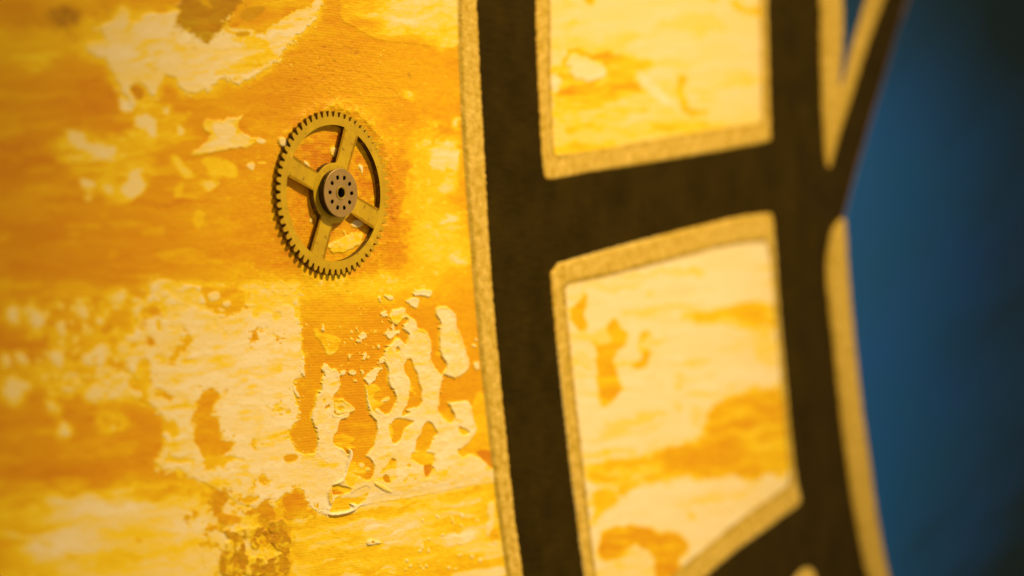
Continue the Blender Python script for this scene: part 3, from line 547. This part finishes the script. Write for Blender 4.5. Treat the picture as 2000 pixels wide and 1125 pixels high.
lw = foc * sst(.25, .55, fbm(X / 14, Y / 9, 195, 4)) * sst(.9, .7, T) * sst(600, 560, Y) * sst(200, 260, Y)
T = T + .16 * lw
# scraped relief inside the thick cream: short knife ridges, pits and creases
RDG = 1 - np.abs(fbm((X + .2 * Y) / 22, (Y + .1 * X) / 12, 251, 4)) * 2.2
th = foc * sst(.1, .3, H) * (rr > 180)
H = H + th * (.055 * np.clip(RDG - .55, 0, 1) * 2 + .035 * fbm(X / 6, Y / 4, 253, 3)); T = T + th * (.10 * np.clip(RDG - .6, 0, 1) - .10 * sst(.15, .5, fbm(X / 13, Y / 5, 255, 3)))
H = H + foc * sst(.9, .6, T) * (.022 * DRY + .028 * MOT) * sst(1.0, .4, np.abs(rr - 60) / 400)

OWN[(gold > .5)] = 101; OWN[black > .5] = 100; OWN[blue > .5] = 102
OWN[(gold > .5) & (np.maximum(s1o, -s1i) < 1)] = 103; OWN[(gold > .5) & (np.maximum(s2o, -s2i) < 1)] = 104
OWN[(gold > .5) & (np.maximum(V, -Vi) < 1)] = 105; OWN[(gold > .5) & (G3 < 1) ] = 106; OWN[(gold > .5) & (BUMP < 1)] = 107
OWN[s1i < -.5] = np.where(OWN[s1i < -.5] >= 100, 110, OWN[s1i < -.5]); OWN[(s1i < 0)] = 110; OWN[(s2i < 0)] = 111; OWN[BUMPI < 0] = 112
OWN[(Vi < 0)] = 113

# ------------------------------------------------------------------ normals of the relief and the meshes
PX, PZ = Ug, Vg; PY = -H * 0.001
Pg = np.stack([PX, PY, PZ], -1)
du = np.gradient(Pg, axis=1); dv = np.gradient(Pg, axis=0)
Nn = np.cross(dv, du); Nn /= np.linalg.norm(Nn, axis=-1, keepdims=True) + 1e-20
if Nn[NR // 2, NC // 2, 1] > 0: Nn = -Nn

# ------------------------------------------------------------------ paint material
pm, nt, b = new_mat('acrylic_paint')
ap = N(nt, 'ShaderNodeAttribute', attribute_name='paint'); az = N(nt, 'ShaderNodeAttribute', attribute_name='zone')
sp = N(nt, 'ShaderNodeSeparateColor'); sz = N(nt, 'ShaderNodeSeparateColor')
nt.links.new(ap.outputs['Color'], sp.inputs[0]); nt.links.new(az.outputs['Color'], sz.inputs[0])
tc = N(nt, 'ShaderNodeTexCoord'); oc = tc.outputs['Object']
n1 = N(nt, 'ShaderNodeTexNoise', i_Scale=1.0, i_Detail=6.0, i_Roughness=.62); nt.links.new(mapping(nt, (180, 180, 900), oc), n1.inputs[0])
n2 = N(nt, 'ShaderNodeTexNoise', i_Scale=1.0, i_Detail=4.0, i_Roughness=.6); nt.links.new(mapping(nt, (1500, 1500, 2200), oc), n2.inputs[0])
tt = mth(nt, 'ADD', sp.outputs[0], mth(nt, 'MULTIPLY', mth(nt, 'SUBTRACT', n1.outputs[0], .5), .16))
tt = mth(nt, 'ADD', tt, mth(nt, 'MULTIPLY', mth(nt, 'SUBTRACT', n2.outputs[0], .5), .10))
rp = N(nt, 'ShaderNodeValToRGB'); nt.links.new(tt, rp.inputs[0])
els = [(0.0, (.64, .23, .003)), (.12, (.70, .30, .002)), (.28, (.76, .385, .002)), (.45, (.83, .51, .002)), (.60, (.90, .635, .014)), (.74, (.89, .665, .17)), (.88, (.87, .70, .37)), (1.0, (.90, .77, .53))]
cr = rp.color_ramp
while len(cr.elements) < len(els): cr.elements.new(.5)
for e_, (p_, c_) in zip(cr.elements, els): e_.position = p_; e_.color = (*c_, 1)
col = mixc(nt, sp.outputs[1], rp.outputs[0], (.30, .15, .002))
dm = mth(nt, 'MULTIPLY', sp.outputs[2], 1.0, clamp=True)
col = mixc(nt, dm, col, (.30, .10, .008))
# black paint: brush-worn, brownish
n3 = N(nt, 'ShaderNodeTexNoise', i_Scale=1.0, i_Detail=5.0, i_Roughness=.6); nt.links.new(mapping(nt, (90, 90, 70), oc), n3.inputs[0])
blk = mixc(nt, mth(nt, 'MULTIPLY_ADD', mth(nt, 'ADD', mth(nt, 'MULTIPLY', n3.outputs[0], .55), mth(nt, 'MULTIPLY', n1.outputs[0], .45)), 3.6, -1.3, clamp=True), (.019, .011, .0005), (.040, .025, .0011))
col = mixc(nt, sz.outputs[0], col, blk)
n4 = N(nt, 'ShaderNodeTexNoise', i_Scale=1.0, i_Detail=6.0, i_Roughness=.75); nt.links.new(mapping(nt, (420, 420, 420), oc), n4.inputs[0])
gld = mixc(nt, mth(nt, 'MULTIPLY_ADD', n4.outputs[0], 3.2, -1.15, clamp=True), (.54, .345, .014), (.95, .67, .17))
n7 = N(nt, 'ShaderNodeTexVoronoi', i_Scale=1.0); nt.links.new(mapping(nt, (1900, 1900, 1900), oc), n7.inputs[0])
gs = mth(nt, 'MULTIPLY_ADD', n7.outputs['Distance'], -7.0, 1.5, clamp=True)  # pale specks put the glitter's sparkle into the gold colour
gld = mixc(nt, mth(nt, 'MULTIPLY', gs, mth(nt, 'MULTIPLY_ADD', n4.outputs[0], 4.0, -1.9, clamp=True)), gld, (1.0, .90, .50))
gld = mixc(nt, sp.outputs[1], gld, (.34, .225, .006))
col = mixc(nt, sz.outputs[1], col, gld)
n5 = N(nt, 'ShaderNodeTexNoise', i_Scale=1.0, i_Detail=4.0, i_Roughness=.6); nt.links.new(mapping(nt, (16, 16, 30), oc), n5.inputs[0])
n6 = N(nt, 'ShaderNodeTexNoise', i_Scale=1.0, i_Detail=3.0); nt.links.new(mapping(nt, (14, 14, 9), oc), n6.inputs[0])
bl1 = mixc(nt, mth(nt, 'MULTIPLY_ADD', n5.outputs[0], 1.8, -.4, clamp=True), (.007, .095, .33), (.011, .090, .46))
bl1 = mixc(nt, mth(nt, 'MULTIPLY_ADD', n6.outputs[0], 1.6, -.55, clamp=True), bl1, (.016, .085, .26))
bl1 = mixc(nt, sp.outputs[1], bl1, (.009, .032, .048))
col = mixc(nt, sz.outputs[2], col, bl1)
nt.links.new(col, b.inputs['Base Color'])
rg = mth(nt, 'MULTIPLY_ADD', sz.outputs[1], -.10, .50)
nt.links.new(rg, b.inputs['Roughness'])
nt.links.new(mth(nt, 'MULTIPLY', sz.outputs[1], .18), b.inputs['Metallic'])
nt.links.new(mth(nt, 'MULTIPLY_ADD', mth(nt, 'ADD', sz.outputs[0], sz.outputs[2], clamp=True), -.20, .26), b.inputs['Specular IOR Level'])
# weave of the canvas + grain of the paint
wx = N(nt, 'ShaderNodeTexWave', wave_type='BANDS', bands_direction='X', i_Scale=1.0, i_Distortion=3.0, i_Detail=3.0); nt.links.new(mapping(nt, (420, 0, 60), oc), wx.inputs[0])
wz = N(nt, 'ShaderNodeTexWave', wave_type='BANDS', bands_direction='Z', i_Scale=1.0, i_Distortion=4.0, i_Detail=3.0); nt.links.new(mapping(nt, (70, 0, 480), oc), wz.inputs[0])
wv = mth(nt, 'ADD', mth(nt, 'MULTIPLY', wx.outputs['Fac'], .55), mth(nt, 'MULTIPLY', wz.outputs['Fac'], .40))
wv = mth(nt, 'MULTIPLY', wv, mth(nt, 'MULTIPLY_ADD', sp.outputs[0], -.9, 1.0, clamp=True))
gr = mth(nt, 'ADD', wv, mth(nt, 'MULTIPLY', n2.outputs[0], 1.2))
gr = mth(nt, 'ADD', gr, mth(nt, 'MULTIPLY', mth(nt, 'MULTIPLY', n4.outputs[0], sz.outputs[1]), 2.0))
bp = N(nt, 'ShaderNodeBump', i_Strength=.55, i_Distance=.00011); nt.links.new(gr, bp.inputs['Height'])
nt.links.new(bp.outputs[0], b.inputs['Normal'])

cm, cnt, cb = new_mat('raw_canvas')
cn = N(cnt, 'ShaderNodeTexNoise', i_Scale=900.0); 
cnt.links.new(mixc(cnt, cn.outputs[0], (.45, .38, .27), (.60, .52, .40)), cb.inputs['Base Color']); cb.inputs['Roughness'].default_value = .9

painting = empty('painting', (0, 0, 0))
tag(painting, 'canvas thickly painted orange, yellow and cream with black bands, gold outlines and blue ground', 'painting')

FO = OWN[:-1, :-1]
idx = np.arange(NR * NC).reshape(NR, NC)
quads = np.stack([idx[:-1, :-1], idx[1:, :-1], idx[1:, 1:], idx[:-1, 1:]], -1).reshape(-1, 4)
Pf = Pg.reshape(-1, 3).astype(np.float32); Nf = Nn.reshape(-1, 3).astype(np.float32)
one = np.ones(NR * NC, np.float32)
PA = np.stack([T.ravel(), BR.ravel(), np.clip(DIRT_SHADE.ravel(), 0, 1), one], -1).astype(np.float32)
ZA = np.stack([np.clip(black, 0, 1).ravel(), np.clip(gold, 0, 1).ravel(), np.clip(blue, 0, 1).ravel(), one], -1).astype(np.float32)
FOf = FO.reshape(-1)

def submesh(name, q, label=None):
    ids, inv = np.unique(q, return_inverse=True); inv = inv.reshape(-1)
    me = bpy.data.meshes.new(name)
    nq = len(q)
    me.vertices.add(len(ids)); me.vertices.foreach_set('co', Pf[ids].ravel())
    me.loops.add(nq * 4); me.loops.foreach_set('vertex_index', inv.astype(np.int32))
    me.polygons.add(nq); me.polygons.foreach_set('loop_start', np.arange(0, nq * 4, 4, dtype=np.int32))
    me.update(calc_edges=True)
    for nm, arr in (('paint', PA), ('zone', ZA)):
        at = me.attributes.new(nm, 'FLOAT_COLOR', 'POINT'); at.data.foreach_set('color', arr[ids].ravel())
    me.polygons.foreach_set('use_smooth', np.ones(nq, bool))
    me.normals_split_custom_set_from_vertices(Nf[ids])
    me.materials.append(pm)
    o = bpy.data.objects.new(name, me); C.objects.link(o); o.parent = painting
    if label: o['label'] = label
    return o

# order test: the faces must look towards -Y
a_, b_, c_ = Pf[quads[0, 0]], Pf[quads[0, 1]], Pf[quads[0, 2]]
if np.cross(b_ - a_, c_ - a_)[1] > 0: quads = quads[:, ::-1]

NAMES = {0: ('orange_paint', None), 1: ('cream_paint', 'pale blurred dabs on the left'), 2: ('cream_paint', 'broad cream mass left of the drips'), 3: ('cream_paint', 'ragged cream patch at the top left'), 4: ('cream_paint', 'torn yellow and cream patch left of the gear wheel'),
         5: ('paint_fleck', None), 6: ('cream_paint', 'thin pale sheet at the top by the gold line'), 7: ('brown_paint', None), 8: ('brown_paint', 'olive brown dab at the top'), 9: ('cream_paint', 'cream drips that run together below the wheel'), 10: ('paint_drip', 'knotted cream drip'), 11: ('paint_drip', 'separate cream drip beside the gold line'), 12: ('paint_ridge', None),
         100: ('black_band', None), 101: ('gold_outline', 'long glittering gold line beside the orange field'), 103: ('gold_outline', 'gold outline of the upper panel'), 104: ('gold_outline', 'gold outline of the lower panel'), 105: ('gold_outline', 'forked gold outline by the blue'),
         106: ('gold_outline', 'curved gold outline against the blue'), 107: ('gold_outline', None), 110: ('yellow_panel', 'upper cream and yellow panel'), 111: ('yellow_panel', 'lower cream and yellow panel'), 112: ('yellow_panel', None), 102: ('blue_ground', None), 113: ('blue_ground', 'small dark blue wedge in the gold fork')}
for k in sorted(set(FOf.tolist())):
    q = quads[FOf == k]
    if len(q) < 4: continue
    nm, lb = NAMES.get(k, ('paint_patch', None))
    o = submesh(nm, q, lb)
    if nm == 'paint_fleck': o['kind'] = 'stuff'

# sides and back of the stretched canvas
u0, u1 = float(Ug[0, 0]), float(Ug[0, -1])
bm = bmesh.new()
th = 0.02
vs = [bm.verts.new(p) for p in [(u0, 0.0004, -VM), (u1, 0.0004, -VM), (u1, 0.0004, VM), (u0, 0.0004, VM), (u0, th, -VM), (u1, th, -VM), (u1, th, VM), (u0, th, VM)]]
for f in ((0, 1, 2, 3), (7, 6, 5, 4), (0, 4, 5, 1), (1, 5, 6, 2), (2, 6, 7, 3), (3, 7, 4, 0)):
    bm.faces.new([vs[i] for i in f])
bmesh.ops.bevel(bm, geom=list(bm.edges), offset=.0003, segments=1, affect='EDGES')
bmesh.ops.recalc_face_normals(bm, faces=bm.faces)
me = bpy.data.meshes.new('canvas'); bm.to_mesh(me); bm.free(); me.materials.append(cm)
o = bpy.data.objects.new('canvas', me); C.objects.link(o); o.parent = painting; o['label'] = 'raw canvas folded over the stretcher'

# ------------------------------------------------------------------ the brass wheel
def brass(name, base, dark, metal=.75, rough=.42, scale=260, grime=.7, paint=None):
    mt, nt, b = new_mat(name)
    tc = N(nt, 'ShaderNodeTexCoord'); oc = tc.outputs['Object']
    a = N(nt, 'ShaderNodeTexNoise', i_Scale=scale, i_Detail=6.0, i_Roughness=.6); nt.links.new(oc, a.inputs[0])
    g = N(nt, 'ShaderNodeTexNoise', i_Scale=scale * 5, i_Detail=3.0); nt.links.new(oc, g.inputs[0])
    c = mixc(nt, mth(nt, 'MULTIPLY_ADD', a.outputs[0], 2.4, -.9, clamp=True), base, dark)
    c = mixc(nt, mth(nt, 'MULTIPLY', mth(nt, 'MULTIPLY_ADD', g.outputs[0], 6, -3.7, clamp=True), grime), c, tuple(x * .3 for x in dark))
    mt_f = mth(nt, 'MULTIPLY', 1.0, metal)
    if paint:                                   # smears of yellow paint and glue caught on the metal
        p = N(nt, 'ShaderNodeTexNoise', i_Scale=scale * 1.3, i_Detail=5.0, i_Roughness=.65)
        nt.links.new(mapping(nt, (1, 1, 1.3), oc), p.inputs[0])
        f = mth(nt, 'MULTIPLY_ADD', p.outputs[0], 9, paint[1], clamp=True)
        c = mixc(nt, f, c, paint[0])
        mt_f = mth(nt, 'MULTIPLY', mth(nt, 'SUBTRACT', 1.0, f), metal)
    nt.links.new(mt_f, b.inputs['Metallic'])
    nt.links.new(c, b.inputs['Base Color'])
    nt.links.new(mth(nt, 'MULTIPLY_ADD', a.outputs[0], .25, rough - .12), b.inputs['Roughness'])
    bp = N(nt, 'ShaderNodeBump', i_Strength=.35, i_Distance=.00006)
    nt.links.new(mth(nt, 'ADD', a.outputs[0], mth(nt, 'MULTIPLY', g.outputs[0], .5)), bp.inputs['Height']); nt.links.new(bp.outputs[0], b.inputs['Normal'])
    return mt
m_plate = brass('worn_brass', (.78, .51, .016), (.50, .30, .009), metal=.34, rough=.42, scale=170, paint=((.80, .48, .01), -5.4))
m_wall = brass('grimy_shaded_brass', (.13, .07, .006), (.035, .018, .002), metal=.3, rough=.5, scale=400, paint=((.58, .28, .004), -5.4))  # side walls: grime, with their shade also put into the dark brass
m_copper = brass('coppery_disc', (.52, .33, .12), (.34, .22, .07), metal=.45, rough=.42, scale=330, grime=.4)
m_bush = brass('polished_brass', (.82, .55, .10), (.62, .38, .04), metal=.8, rough=.28)
m_dark = brass('tarnished_shaded_steel', (.05, .03, .008), (.02, .012, .004), metal=.6, rough=.45)  # hub side: tarnish plus its shade, both held in this dark colour
m_hole = brass('shaded_hole', (.012, .007, .002), (.008, .004, .001), metal=0, rough=.9)  # near-black that puts the depth shade of holes and bore into the colour

wheel = empty('brass_gear_wheel', (0, 0, 0))
tag(wheel, 'worn brass clock gear wheel with four spokes glued onto the orange paint', 'gear')
Z0, Z1 = -0.05e-3, 1.5e-3           # underside (bedded in the paint) and face
mm = 1e-3
def P3(x, z, h): return (x, -h, z)

def slab(name, outline, parent, z0, z1, mats, open_edges=(), ch=.05e-3):
    """plate from a closed 2D outline (mm) with a fine chamfer on its free edges; edges listed in open_edges butt against a neighbour"""
    bm = bmesh.new(); n = len(outline)
    pts = np.array(outline, float) * mm
    area = 0.5 * sum(pts[i][0] * pts[(i + 1) % n][1] - pts[(i + 1) % n][0] * pts[i][1] for i in range(n))
    if area < 0:
        pts = pts[::-1]; open_edges = {(n - 2 - e_) % n for e_ in open_edges}
    else: open_edges = set(open_edges)
    def edge_n(i):
        d = pts[(i + 1) % n] - pts[i]; L_ = math.hypot(*d) + 1e-12
        return np.array([d[1], -d[0]]) / L_
    inset = []
    for i in range(n):
        a, b2 = (i - 1) % n, i
        na, nb = edge_n(a), edge_n(b2)
        oa, ob = (0 if a in open_edges else ch), (0 if b2 in open_edges else ch)
        det = na[0] * nb[1] - na[1] * nb[0]
        if abs(det) < .15: off = -(na * oa + nb * ob) / 2
        else: off = np.array([(-oa * nb[1] + ob * na[1]) / det, (-na[0] * ob + nb[0] * oa) / det])
        Lo = math.hypot(*off)
        if Lo > ch * 2: off = off / Lo * ch * 2
        inset.append(pts[i] + off)
    tv = [bm.verts.new(P3(p[0], p[1], z1)) for p in inset]
    mv = [bm.verts.new(P3(p[0], p[1], z1 - ch)) for p in pts]
    bv = [bm.verts.new(P3(p[0], p[1], z0)) for p in pts]
    f = bm.faces.new(tv); f.material_index = 0
    for i in range(n):
        j = (i + 1) % n
        g = bm.faces.new((mv[i], mv[j], tv[j], tv[i])); g.material_index = 0
        if i not in open_edges:
            g = bm.faces.new((bv[i], bv[j], mv[j], mv[i])); g.material_index = 1
    bmesh.ops.triangulate(bm, faces=[f])
    bmesh.ops.recalc_face_normals(bm, faces=bm.faces)
    me = bpy.data.meshes.new(name); bm.to_mesh(me); bm.free()
    # make sure the face looks out of the canvas
    for p in me.polygons:
        if p.material_index == 0 and abs(p.normal.y) > .9:
            if p.normal.y > 0: me.flip_normals()
            break
    for mt in mats: me.materials.append(mt)
    o = bpy.data.objects.new(name, me); C.objects.link(o); o.parent = parent
    return o

def ang(deg): return R(90 - deg)            # clockwise from the top
NT, RO, RR_, RI, RF = 60, 20.0, 18.55, 16.6, 7.35
SP = [21.5 + 90 * k for k in range(4)]
# rim as an annulus mesh
def annulus(name, r0, r1, z0, z1, mat_top, mat_wall, parent, seg=180, ch=.06e-3, bottom=False):
    bm = bmesh.new(); rows = []
    prof = [(r0, z0), (r0, z1 - ch), (r0 + ch, z1), (r1 - ch, z1), (r1, z1 - ch), (r1, z0)]
    if bottom: prof.append((r0, z0))
    for i in range(seg):
        a = 2 * math.pi * i / seg
        rows.append([bm.verts.new(P3(r * math.cos(a), r * math.sin(a), z)) for r, z in prof[:6]])
    for i in range(seg):
        j = (i + 1) % seg
        for k in range(5):
            f = bm.faces.new((rows[i][k], rows[j][k], rows[j][k + 1], rows[i][k + 1])); f.smooth = k in (0, 4)
            f.material_index = 1 if k in (0, 4) else 0
        if bottom:
            f = bm.faces.new((rows[i][5], rows[j][5], rows[j][0], rows[i][0])); f.material_index = 1
    bmesh.ops.recalc_face_normals(bm, faces=bm.faces)
    me = bpy.data.meshes.new(name); bm.to_mesh(me); bm.free()
    me.materials.append(mat_top); me.materials.append(mat_wall)
    o = bpy.data.objects.new(name, me); C.objects.link(o); o.parent = parent
    return o
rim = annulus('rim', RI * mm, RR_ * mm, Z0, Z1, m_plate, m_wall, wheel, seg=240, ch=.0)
# teeth
tooth_pts = []
hw_r, hw_t = math.radians(360 / NT) * .36, math.radians(360 / NT) * .20
def pol(r, a): return (r * math.cos(a), r * math.sin(a))
base = [pol(RR_ - .02, -hw_r * 1.25), pol(RR_ + .12, -hw_r), pol(RR_ + .55, -hw_r * .90), pol(RR_ + 1.0, -hw_r * .74), pol(RO - .14, -hw_t), pol(RO, -hw_t * .45), pol(RO, hw_t * .45), pol(RO - .14, hw_t), pol(RR_ + 1.0, hw_r * .74), pol(RR_ + .55, hw_r * .90), pol(RR_ + .12, hw_r), pol(RR_ - .02, hw_r * 1.25)]
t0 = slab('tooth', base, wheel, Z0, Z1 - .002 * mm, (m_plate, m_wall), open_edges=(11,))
for k in range(NT):
    t = t0 if k == 0 else t0.copy()
    if k: C.objects.link(t); t.parent = wheel
    t.rotation_euler = (0, 2 * math.pi * (k + .3) / NT + R(random.uniform(-.25, .25)), 0)
    t.scale = (1 + random.uniform(-.004, .002),) * 1 + (1, 1 ) if False else (1, 1, 1)
# flange ring round the hub
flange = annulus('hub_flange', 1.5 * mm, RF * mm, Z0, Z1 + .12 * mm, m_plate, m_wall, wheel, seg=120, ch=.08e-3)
# spokes with small fillets at the rim
def spoke_outline():
    w1, w0 = 1.95, 1.9
    def at(r, x): return (x, math.sqrt(max(r * r - x * x, 0)))
    left, right = [], []
    prof = [(RF - .15, w0 + .55), (RF + .25, w0 + .25), (RF + .8, w0), (11.5, w0), (RI - 1.1, w1), (RI - .5, w1 + .12), (RI - .15, w1 + .40), (RI + .02, w1 + .85)]
    for r, x in prof: right.append(at(r, x)); left.append(at(r, -x))
    top = [at(RI + .02, (w1 + .85) * k) for k in (.6, .2, -.2, -.6)]
    bot = [at(RF - .15, (w0 + .55) * k) for k in (-.5, 0, .5)]
    return right + top + left[::-1] + bot, len(right), len(top), len(left)
so, nr, ntp, nl = spoke_outline()
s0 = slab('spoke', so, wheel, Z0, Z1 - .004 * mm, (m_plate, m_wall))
for k in range(4):
    s = s0 if k == 0 else s0.copy()
    if k: C.objects.link(s); s.parent = wheel
    s.rotation_euler = (0, R(SP[k]), 0)

# lantern pinion: a coppery disc standing off the wheel on ten pins
ZH = Z1 + 2.2 * mm
HR = 5.95
hub = bpy.data.objects.new('pinion', None)
def disc_with_holes(name, r, z0, z1, parent, holes, hr, rc):
    """a disc with ten real pin holes and a centre bore: built as sectors with a square-to-round grid"""
    bm = bmesh.new(); nh = len(holes); seg = 12
    ring_n = nh * 12
    out_ch = .10 * mm
    def circ(rad, z, n=ring_n, c=(0, 0)): return [bm.verts.new(P3(c[0] + rad * math.cos(2 * math.pi * i / n), c[1] + rad * math.sin(2 * math.pi * i / n), z)) for i in range(n)]
    return bm
bm = bmesh.new()
n = 240; RCh = 3.8; hr = .56; bore = 1.68
step = 2 * math.pi / 10
def add_ring(r, z):
    return [bm.verts.new(P3(r * mm * math.cos(2 * math.pi * i / n), r * mm * math.sin(2 * math.pi * i / n), z)) for i in range(n)]
def bridge(a, b_, mi, smooth=False):
    for i in range(len(a)):
        j = (i + 1) % len(a)
        f = bm.faces.new((a[i], a[j], b_[j], b_[i])); f.material_index = mi; f.smooth = smooth
o1 = add_ring(HR, ZH - .62 * mm); o2 = add_ring(HR, ZH - .14 * mm); o2b = add_ring(HR - .04, ZH - .05 * mm); o3 = add_ring(HR - .14, ZH); o4 = add_ring(RCh + .85, ZH)
i4 = add_ring(RCh - .85, ZH); i3 = add_ring(bore, ZH)
bridge(o1, o2, 1, True); bridge(o2, o2b, 0, True); bridge(o2b, o3, 0, True); bridge(o3, o4, 0); bridge(i4, i3, 0)
b0 = add_ring(1.2, ZH - .62 * mm); bridge(b0, o1, 1)
per = n // 10
for h in range(10):
    # sector between rings i4 and o4 centred on hole h; the loop round the sector has 2*per + 2*k verts
    a0 = (h * per + per // 2 + 0) % n
    ids_ = [(a0 - per // 2 + k) % n for k in range(per + 1)]
    hc = (RCh * mm * math.cos(2 * math.pi * a0 / n), RCh * mm * math.sin(2 * math.pi * a0 / n))
    outer = [o4[i] for i in ids_]; inner = [i4[i] for i in ids_]
    loop = outer + inner[::-1]
    hv = []; hb = []; hm = []
    for v in loop:
        dx, dz = v.co.x - hc[0], v.co.z - hc[1]; L_ = math.hypot(dx, dz)
        hv.append(bm.verts.new(P3(hc[0] + dx / L_ * (hr + .06) * mm, hc[1] + dz / L_ * (hr + .06) * mm, ZH)))
        hm.append(bm.verts.new(P3(hc[0] + dx / L_ * hr * mm, hc[1] + dz / L_ * hr * mm, ZH - .06 * mm)))
        hb.append(bm.verts.new(P3(hc[0] + dx / L_ * hr * mm, hc[1] + dz / L_ * hr * mm, ZH - .5 * mm)))
    for i in range(len(loop)):
        j = (i + 1) % len(loop)
        bm.faces.new((loop[i], loop[j], hv[j], hv[i])).material_index = 0
        bm.faces.new((hv[i], hv[j], hm[j], hm[i])).material_index = 0
        bm.faces.new((hm[i], hm[j], hb[j], hb[i])).material_index = 2
    bm.faces.new(hb).material_index = 2
bmesh.ops.remove_doubles(bm, verts=bm.verts, dist=1e-8)
bmesh.ops.recalc_face_normals(bm, faces=bm.faces)
me = bpy.data.meshes.new('pinion_disc'); bm.to_mesh(me); bm.free()
for mt in (m_copper, m_dark, m_hole): me.materials.append(mt)
pd = bpy.data.objects.new('pinion_disc', me); C.objects.link(pd); pd.parent = wheel
pd['label'] = 'coppery disc with a ring of ten small pin holes'
pd.rotation_euler = (0, R(18), 0)
# the pins themselves, seen in the gap at the side
bm = bmesh.new()
bmesh.ops.create_cone(bm, cap_ends=True, segments=14, radius1=.46 * mm, radius2=.46 * mm, depth=1.55 * mm)
bmesh.ops.rotate(bm, verts=bm.verts, matrix=Matrix.Rotation(R(90), 3, 'X'))
bmesh.ops.translate(bm, verts=bm.verts, vec=(0, -(Z1 + .12 * mm + .72 * mm), RCh * 1.18 * mm))
me = bpy.data.meshes.new('pin'); bm.to_mesh(me); bm.free(); me.materials.append(m_dark)
p0 = bpy.data.objects.new('pin', me); C.objects.link(p0); p0.parent = wheel
for k in range(10):
    p = p0 if k == 0 else p0.copy()
    if k: C.objects.link(p); p.parent = wheel
    p.rotation_euler = (0, R(18 + 36 * k), 0)
# bushing, and pinion core widened as dark fill for the shaded pin gap
annulus('pinion_core', 1.2 * mm, 5.7 * mm, Z1, ZH - .5 * mm, m_dark, m_dark, wheel, seg=64)
bush = annulus('bushing', 1.22 * mm, 1.74 * mm, Z1, ZH + .22 * mm, m_bush, m_hole, wheel, seg=64, ch=.14e-3)
# end of the arbor deep inside the bore
bm = bmesh.new()
bmesh.ops.create_circle(bm, cap_ends=True, segments=32, radius=1.3 * mm)
bmesh.ops.rotate(bm, verts=bm.verts, matrix=Matrix.Rotation(R(90), 3, 'X')); bmesh.ops.translate(bm, verts=bm.verts, vec=(0, -(ZH - 1.9 * mm), 0))
me = bpy.data.meshes.new('bore'); bm.to_mesh(me); bm.free(); me.materials.append(m_hole)
bo = bpy.data.objects.new('bore', me); C.objects.link(bo); bo.parent = wheel
